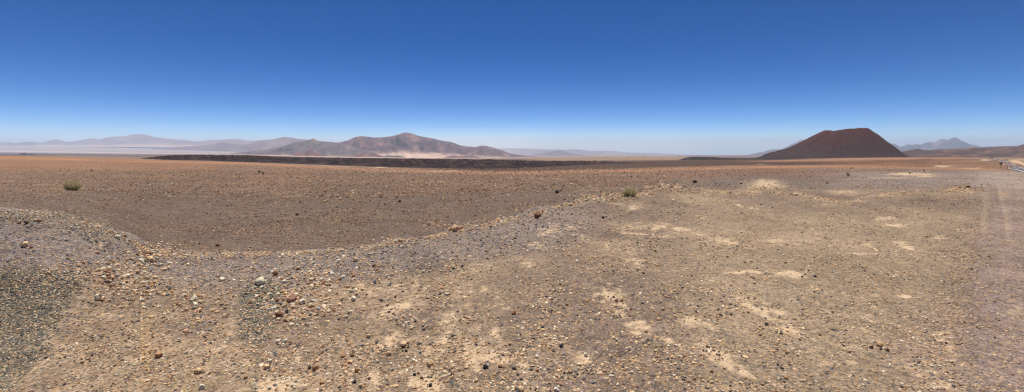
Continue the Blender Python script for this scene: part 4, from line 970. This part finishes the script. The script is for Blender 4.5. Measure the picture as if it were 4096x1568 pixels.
# ------------------------------------------------------------------ signs, posts
def box(sx, sy, sz, cx=0, cy=0, cz=0, taper=1.0):
    V = np.array([(x * sx / 2 * (taper if z > 0 else 1) + cx, y * sy / 2 * (taper if z > 0 else 1) + cy, z * sz / 2 + cz) for z in (-1, 1) for x, y in ((-1, -1), (1, -1), (1, 1), (-1, 1))])
    F = np.array([(3, 2, 1, 0), (4, 5, 6, 7), (0, 1, 5, 4), (1, 2, 6, 5), (2, 3, 7, 6), (3, 0, 4, 7)]); return V, F
def disc(n, r, t, cz, rot=0, cx=0, cy=0):
    V, F = [], []
    for y in (-t / 2, t / 2):
        for k in range(n):
            a = 2 * math.pi * (k + .5) / n + rot; V.append((r * math.cos(a) + cx, y + cy, r * math.sin(a) + cz))
        V.append((cx, y + cy, cz))
    for k in range(n):
        j = (k + 1) % n
        F += [(k, j, n, n), (n + 1 + j, n + 1 + k, 2 * n + 1, 2 * n + 1), (j, k, n + 1 + k, n + 1 + j)]
    return np.array(V), F
def mesh_py(name, V, F, mat, parent=None):
    me = bpy.data.meshes.new(name); me.from_pydata([tuple(v) for v in V], [], [tuple(dict.fromkeys(f)) for f in F]); me.update(); me.materials.append(mat)
    o = bpy.data.objects.new(name, me); col.objects.link(o); o.parent = parent; return o
M_STEEL = plain('dull_sign_back', A(78, 80, 88), .12, 6, .6)
M_POST = plain('weathered_post', A(84, 72, 66), .2, 8, .8)
M_REFL = plain('pale_reflector', A(220, 210, 196), .05, 8, .5)
M_GREEN = plain('green_sign_paint', A(38, 96, 74), .08, 8, .5)
def road_point(px, row):
    Yr = float(np.exp(np.interp(-row, -ROADR, np.log(ROADY)))); x = (px - CX) / FPX * Yr
    return np.array([x, Yr, EYE - (row - HOR) * Yr / FPX])
def put(px, row):
    P = road_point(px, row); P[2] = min(P[2], float(ground_z(P[0], P[1])) + 0); return P
P = put(4005.5, 673); k = P[1] / FPX
P[2] = float(ground_z(P[0], P[1])); top = EYE - (653.5 - HOR) * k - P[2]
s = empty('road_sign', tuple(P)); s.rotation_euler = (0, 0, .25); tag(s, 'grey back of an eight-sided road sign on a single post left of the road', 'road sign')
R8 = 5.7 * k
V, F = box(.16, .12, top + R8 * .6 + .6, 0, .1, (top + R8 * .6 - .6) / 2); mesh_py('post', V, F, M_POST, s)
V, F = disc(8, R8, .05, top); mesh_py('sign_panel', V, F, M_STEEL, s)
V, F = box(R8 * 1.2, .05, .1, 0, -.06, top + R8 * .3); mesh_py('bracket', V, F, M_POST, s)
P2 = put(4000.6, 671); P2[1] += 14; P2[0] *= P2[1] / (P2[1] - 14); P2[2] = float(ground_z(P2[0], P2[1])); k2_ = P2[1] / FPX; top2 = EYE - (651.3 - HOR) * k2_ - P2[2]
s = empty('road_sign', tuple(P2)); s.rotation_euler = (0, 0, -.3); tag(s, 'smaller tilted square sign half hidden behind the eight-sided one', 'road sign')
V, F = box(.1, .1, top2 + .6, 0, .08, (top2 - .6) / 2); mesh_py('post', V, F, M_POST, s)
V, F = disc(4, 3.0 * k2_, .04, top2, .0); mesh_py('sign_panel', V, F, M_STEEL, s)
POSTS = [(4029.3,672.5,11,'dark marker post, left one of the pair by the near road edge'),(4032.4,674,13,'dark marker post, right one of the pair by the near road edge'),(4020.3,663,6,'short marker post at the road edge just behind the pair'),(3992.5,641,6,'far marker post where the road begins to narrow, left edge'),
         (4025.2,643,6,'left one of two far marker posts on the road\'s right shoulder'),(4030.5,644.2,6,'right one of two far marker posts on the road\'s right shoulder'),(4065,660.5,9.5,'dark post left of the small green sign'),(4081.5,666,10,'dark post right of the small green sign')]
for (x, r, h, lb) in POSTS:
    P = put(x, r); P[2] = float(ground_z(P[0], P[1])); k = P[1] / FPX; H = max(.8, EYE - (r - h - HOR) * k - P[2])
    e = empty('marker_post', tuple(P)); tag(e, lb, 'marker post', 'marker posts along the road')
    w = 1.1 * k
    V, F = box(w, w * .6, H + .5, 0, 0, (H - .5) / 2, .8); mesh_py('post', V, F, M_POST, e)
    V, F = box(w * .7, .03, H * .12, 0, -w * .28, H * .85); mesh_py('reflector', V, F, M_REFL, e)
P = put(4073.5, 661.5); P[2] = float(ground_z(P[0], P[1])); k = P[1] / FPX; top = EYE - (653 - HOR) * k - P[2]
e = empty('road_sign', tuple(P)); tag(e, 'small green square sign on a post beyond the road', 'road sign')
V, F = box(.08, .08, top + .4, 0, .06, (top - .4) / 2); mesh_py('post', V, F, M_POST, e)
V, F = box(3.2 * k, .04, 3.2 * k, 0, 0, top); mesh_py('sign_panel', V, F, M_GREEN, e)

# ------------------------------------------------------------------ far vehicle on the road
def car():
    P = road_point(3969, 632.5); P[2] = max(P[2], float(ground_z(P[0], P[1])))
    e = empty('car', tuple(P)); e.rotation_euler = (0, 0, -.1); e.scale = (1.5, 1.5, 1.5)
    tag(e, 'tiny pale blue-grey vehicle far away beside the road end', 'car')
    mb = plain('car_paint', A(150, 166, 186), .05, 2, .3); mg = plain('car_glass', A(60, 70, 84), .05, 2, .15); mt = plain('tyre_rubber', A(40, 40, 42), .1, 8, .9)
    sec = [(-2.1, .35, .75, .78), (-1.9, .3, 1.0, .86), (-.9, .28, 1.08, .9), (-.3, .28, 1.65, .76), (1.2, .28, 1.7, .76), (1.95, .3, 1.15, .86), (2.1, .4, .85, .8)]
    V, F = [], []
    for y, z0, z1, hw in sec: V += [(-hw, y, z0), (hw, y, z0), (hw, y, (z0 + z1) * .55), (hw * .88, y, z1), (-hw * .88, y, z1), (-hw, y, (z0 + z1) * .55)]
    for k in range(len(sec) - 1):
        for j in range(6): F.append((6 * k + j, 6 * k + (j + 1) % 6, 6 * k + 6 + (j + 1) % 6, 6 * k + 6 + j))
    F += [tuple(range(6))[::-1], tuple(range(6 * len(sec) - 6, 6 * len(sec)))]
    mesh_py('body', V, F, mb, e)
    V = [(-.7, -.88, 1.12), (.7, -.88, 1.12), (.62, -.36, 1.6), (-.62, -.36, 1.6)]; V = V + [(x, y - .03, z + .02) for x, y, z in V]
    mesh_py('windscreen', V, [(0, 1, 2, 3), (7, 6, 5, 4), (0, 4, 5, 1), (1, 5, 6, 2), (2, 6, 7, 3), (3, 7, 4, 0)], mg, e)
    for sx in (-1, 1):
        for y in (-1.3, 1.3):
            V, F = disc(14, .34, .22, .34); V = np.array([(v[1] + sx * .78, v[0] + y, v[2]) for v in V]); mesh_py('wheel', V, F, mt, e)
car()

# ------------------------------------------------------------------ far houses, pylons
M_WALL = plain('whitewash', A(226, 214, 206), .06, .5); M_ROOF = plain('dull_roof', A(92, 84, 86), .1, .5); M_DOOR = plain('dark_opening', A(56, 48, 46), .1, 1)
HOUSES = [(84,9,3.2,'dark'),(93,12,4.4,'dark'),(104,8,3,'white'),(114,6,2.4,'white'),(124,9,2.6,'white'),(137,7,2.4,'white')]
HL = ['low dark building, leftmost of the tiny far settlement at the left','largest dark building of the tiny far settlement at the left','white hut right beside the dark buildings of the far settlement','smallest white hut in the middle of the far settlement','long white hut near the right end of the far settlement','last white hut at the right end of the far settlement']
for (x, w, h, c), lb in zip(HOUSES, HL):
    P = locate(x, 617.6)[0]; k = P[1] / FPX; W = w * k; H = h * k * .75; D = W * .6
    e = empty('house', tuple(P)); tag(e, lb, 'house', 'tiny buildings of the far settlement')
    V, F = box(W, D, H + 2, 0, 0, H / 2 - 1); mesh_py('wall', V, F, M_WALL if c == 'white' else M_ROOF, e)
    V = [(-W * .54, -D * .58, H), (W * .54, -D * .58, H), (W * .54, D * .58, H), (-W * .54, D * .58, H), (-W * .54, 0, H * 1.4), (W * .54, 0, H * 1.4)]
    mesh_py('roof', V, [(3, 2, 1, 0), (0, 1, 5, 4), (2, 3, 4, 5), (1, 2, 5), (3, 0, 4)], M_ROOF, e)
    V, F = box(W * .16, .3, H * .6, W * .1, -D / 2 - .1, H * .3); mesh_py('door', V, F, M_DOOR, e)
PY = [(2431, 632, 'pylon nearest the broad mountain on the far plain'), (2511, 631.5, 'second pylon from the broad mountain on the far plain'), (2575, 631, 'third pylon from the broad mountain on the far plain'), (2720, 630, 'pylon nearest the dark lava mound on the far plain')]
pv = []
for sx in (-1, 1):
    for sy in (-1, 1):
        pv.append(tube([(sx * 2.2, sy * 2.2, -1), (sx * .5, sy * .5, 15), (0, 0, 22)], [.3, .22, .15], 4))
for z, w in ((13, 5), (16.5, 6), (20, 4)):
    pv.append(tube([(-w, 0, z), (0, 0, z + .6), (w, 0, z)], [.15, .25, .15], 4))
for z in (3, 7, 11):
    q = 2.2 - (2.2 - .5) * z / 15; pv.append(tube([(-q, -q, z), (q, -q, z + 2)], [.12, .12], 4)); pv.append(tube([(-q, q, z), (q, q, z + 2)], [.12, .12], 4))
PV, PF = joined(pv)
py_me = None
for (x, r, lb) in PY:
    Yp = 5200.0 * SY; X = (x - CX) / FPX * Yp; z = float(ground_z(X, Yp))
    if py_me is None:
        o = mesh_np('pylon', PV, PF, plain('galvanised_steel', A(120, 116, 118), .1, 1)); py_me = o.data
    else:
        o = bpy.data.objects.new('pylon', py_me); col.objects.link(o)
    o.location = (X, Yp, z); tag(o, lb, 'pylon', 'power pylons on the far plain')

# ------------------------------------------------------------------ air
def haze(density=2.75e-5):
    V = [(x, y, z) for z in (-1600.0, 830.0) for x, y in ((-78000., -78000.), (78000., -78000.), (78000., 78000.), (-78000., 78000.))]
    F = [(3, 2, 1, 0), (4, 5, 6, 7), (0, 1, 5, 4), (1, 2, 6, 5), (2, 3, 7, 6), (3, 0, 4, 7)]
    m = bpy.data.materials.new('haze_air'); m.use_nodes = True; nt = m.node_tree; nt.nodes.clear()
    out = nt.nodes.new('ShaderNodeOutputMaterial'); pv = nt.nodes.new('ShaderNodeVolumePrincipled')
    pv.inputs['Color'].default_value = (.68, .82, 1.0, 1); pv.inputs['Density'].default_value = density
    pv.inputs['Density Attribute'].default_value = ''; pv.inputs['Anisotropy'].default_value = .0
    nt.links.new(pv.outputs[0], out.inputs['Volume'])
    o = mesh_py('haze', V, F, m); tag(o, 'pale dusty air over the whole plain', 'haze', kind='stuff')
haze()

# ------------------------------------------------------------------ light
SUN_EL, SUN_AZ = 74.0, -8.0
el, az = math.radians(SUN_EL), math.radians(SUN_AZ)
sd = bpy.data.lights.new('sun', 'SUN'); sd.energy = 4.6; sd.angle = math.radians(.53); sd.color = (1, .955, .89)
so = bpy.data.objects.new('sun', sd); col.objects.link(so)
so.rotation_euler = Vector((math.sin(az) * math.cos(el), math.cos(az) * math.cos(el), math.sin(el))).to_track_quat('Z', 'Y').to_euler()
w = bpy.data.worlds.new('World'); scene.world = w; w.use_nodes = True
nt = w.node_tree; bg = nt.nodes['Background']
sky = nt.nodes.new('ShaderNodeTexSky'); sky.sky_type = 'NISHITA'; sky.sun_disc = False
sky.sun_elevation = el; sky.sun_rotation = az; sky.altitude = 3300; sky.air_density = 1.0; sky.dust_density = .6; sky.ozone_density = 3.0
# the view takes in a taller strip of sky than the lens would: sample the dome steeper (same for every viewpoint)
tc = nt.nodes.new('ShaderNodeTexCoord'); mpn = nt.nodes.new('ShaderNodeMapping'); mpn.inputs['Scale'].default_value = (1, 1, 2.05)
nrm = nt.nodes.new('ShaderNodeVectorMath'); nrm.operation = 'NORMALIZE'
hs = nt.nodes.new('ShaderNodeHueSaturation'); hs.inputs['Saturation'].default_value = 1.2; hs.inputs['Hue'].default_value = .5; hs.inputs['Value'].default_value = .8
gm = nt.nodes.new('ShaderNodeGamma'); gm.inputs[1].default_value = 1.45
nt.links.new(tc.outputs['Generated'], mpn.inputs[0]); nt.links.new(mpn.outputs[0], nrm.inputs[0]); nt.links.new(nrm.outputs[0], sky.inputs[0])
nt.links.new(sky.outputs[0], gm.inputs[0]); nt.links.new(gm.outputs[0], hs.inputs['Color']); nt.links.new(hs.outputs[0], bg.inputs['Color']); bg.inputs['Strength'].default_value = .05

scene.view_settings.view_transform = 'Standard'; scene.view_settings.look = 'None'
scene.view_settings.exposure = 0.48; scene.view_settings.gamma = 1.0
scene.render.engine = 'CYCLES'
cy = scene.cycles
cy.max_bounces = 6; cy.diffuse_bounces = 2; cy.volume_bounces = 2; cy.glossy_bounces = 2
cy.use_denoising = True
try:
    cy.denoiser = 'OPENIMAGEDENOISE'; cy.denoising_input_passes = 'RGB_ALBEDO_NORMAL'; cy.denoising_prefilter = 'ACCURATE'
except Exception: pass
cy.pixel_filter_type = 'BLACKMAN_HARRIS'; cy.filter_width = 1.3
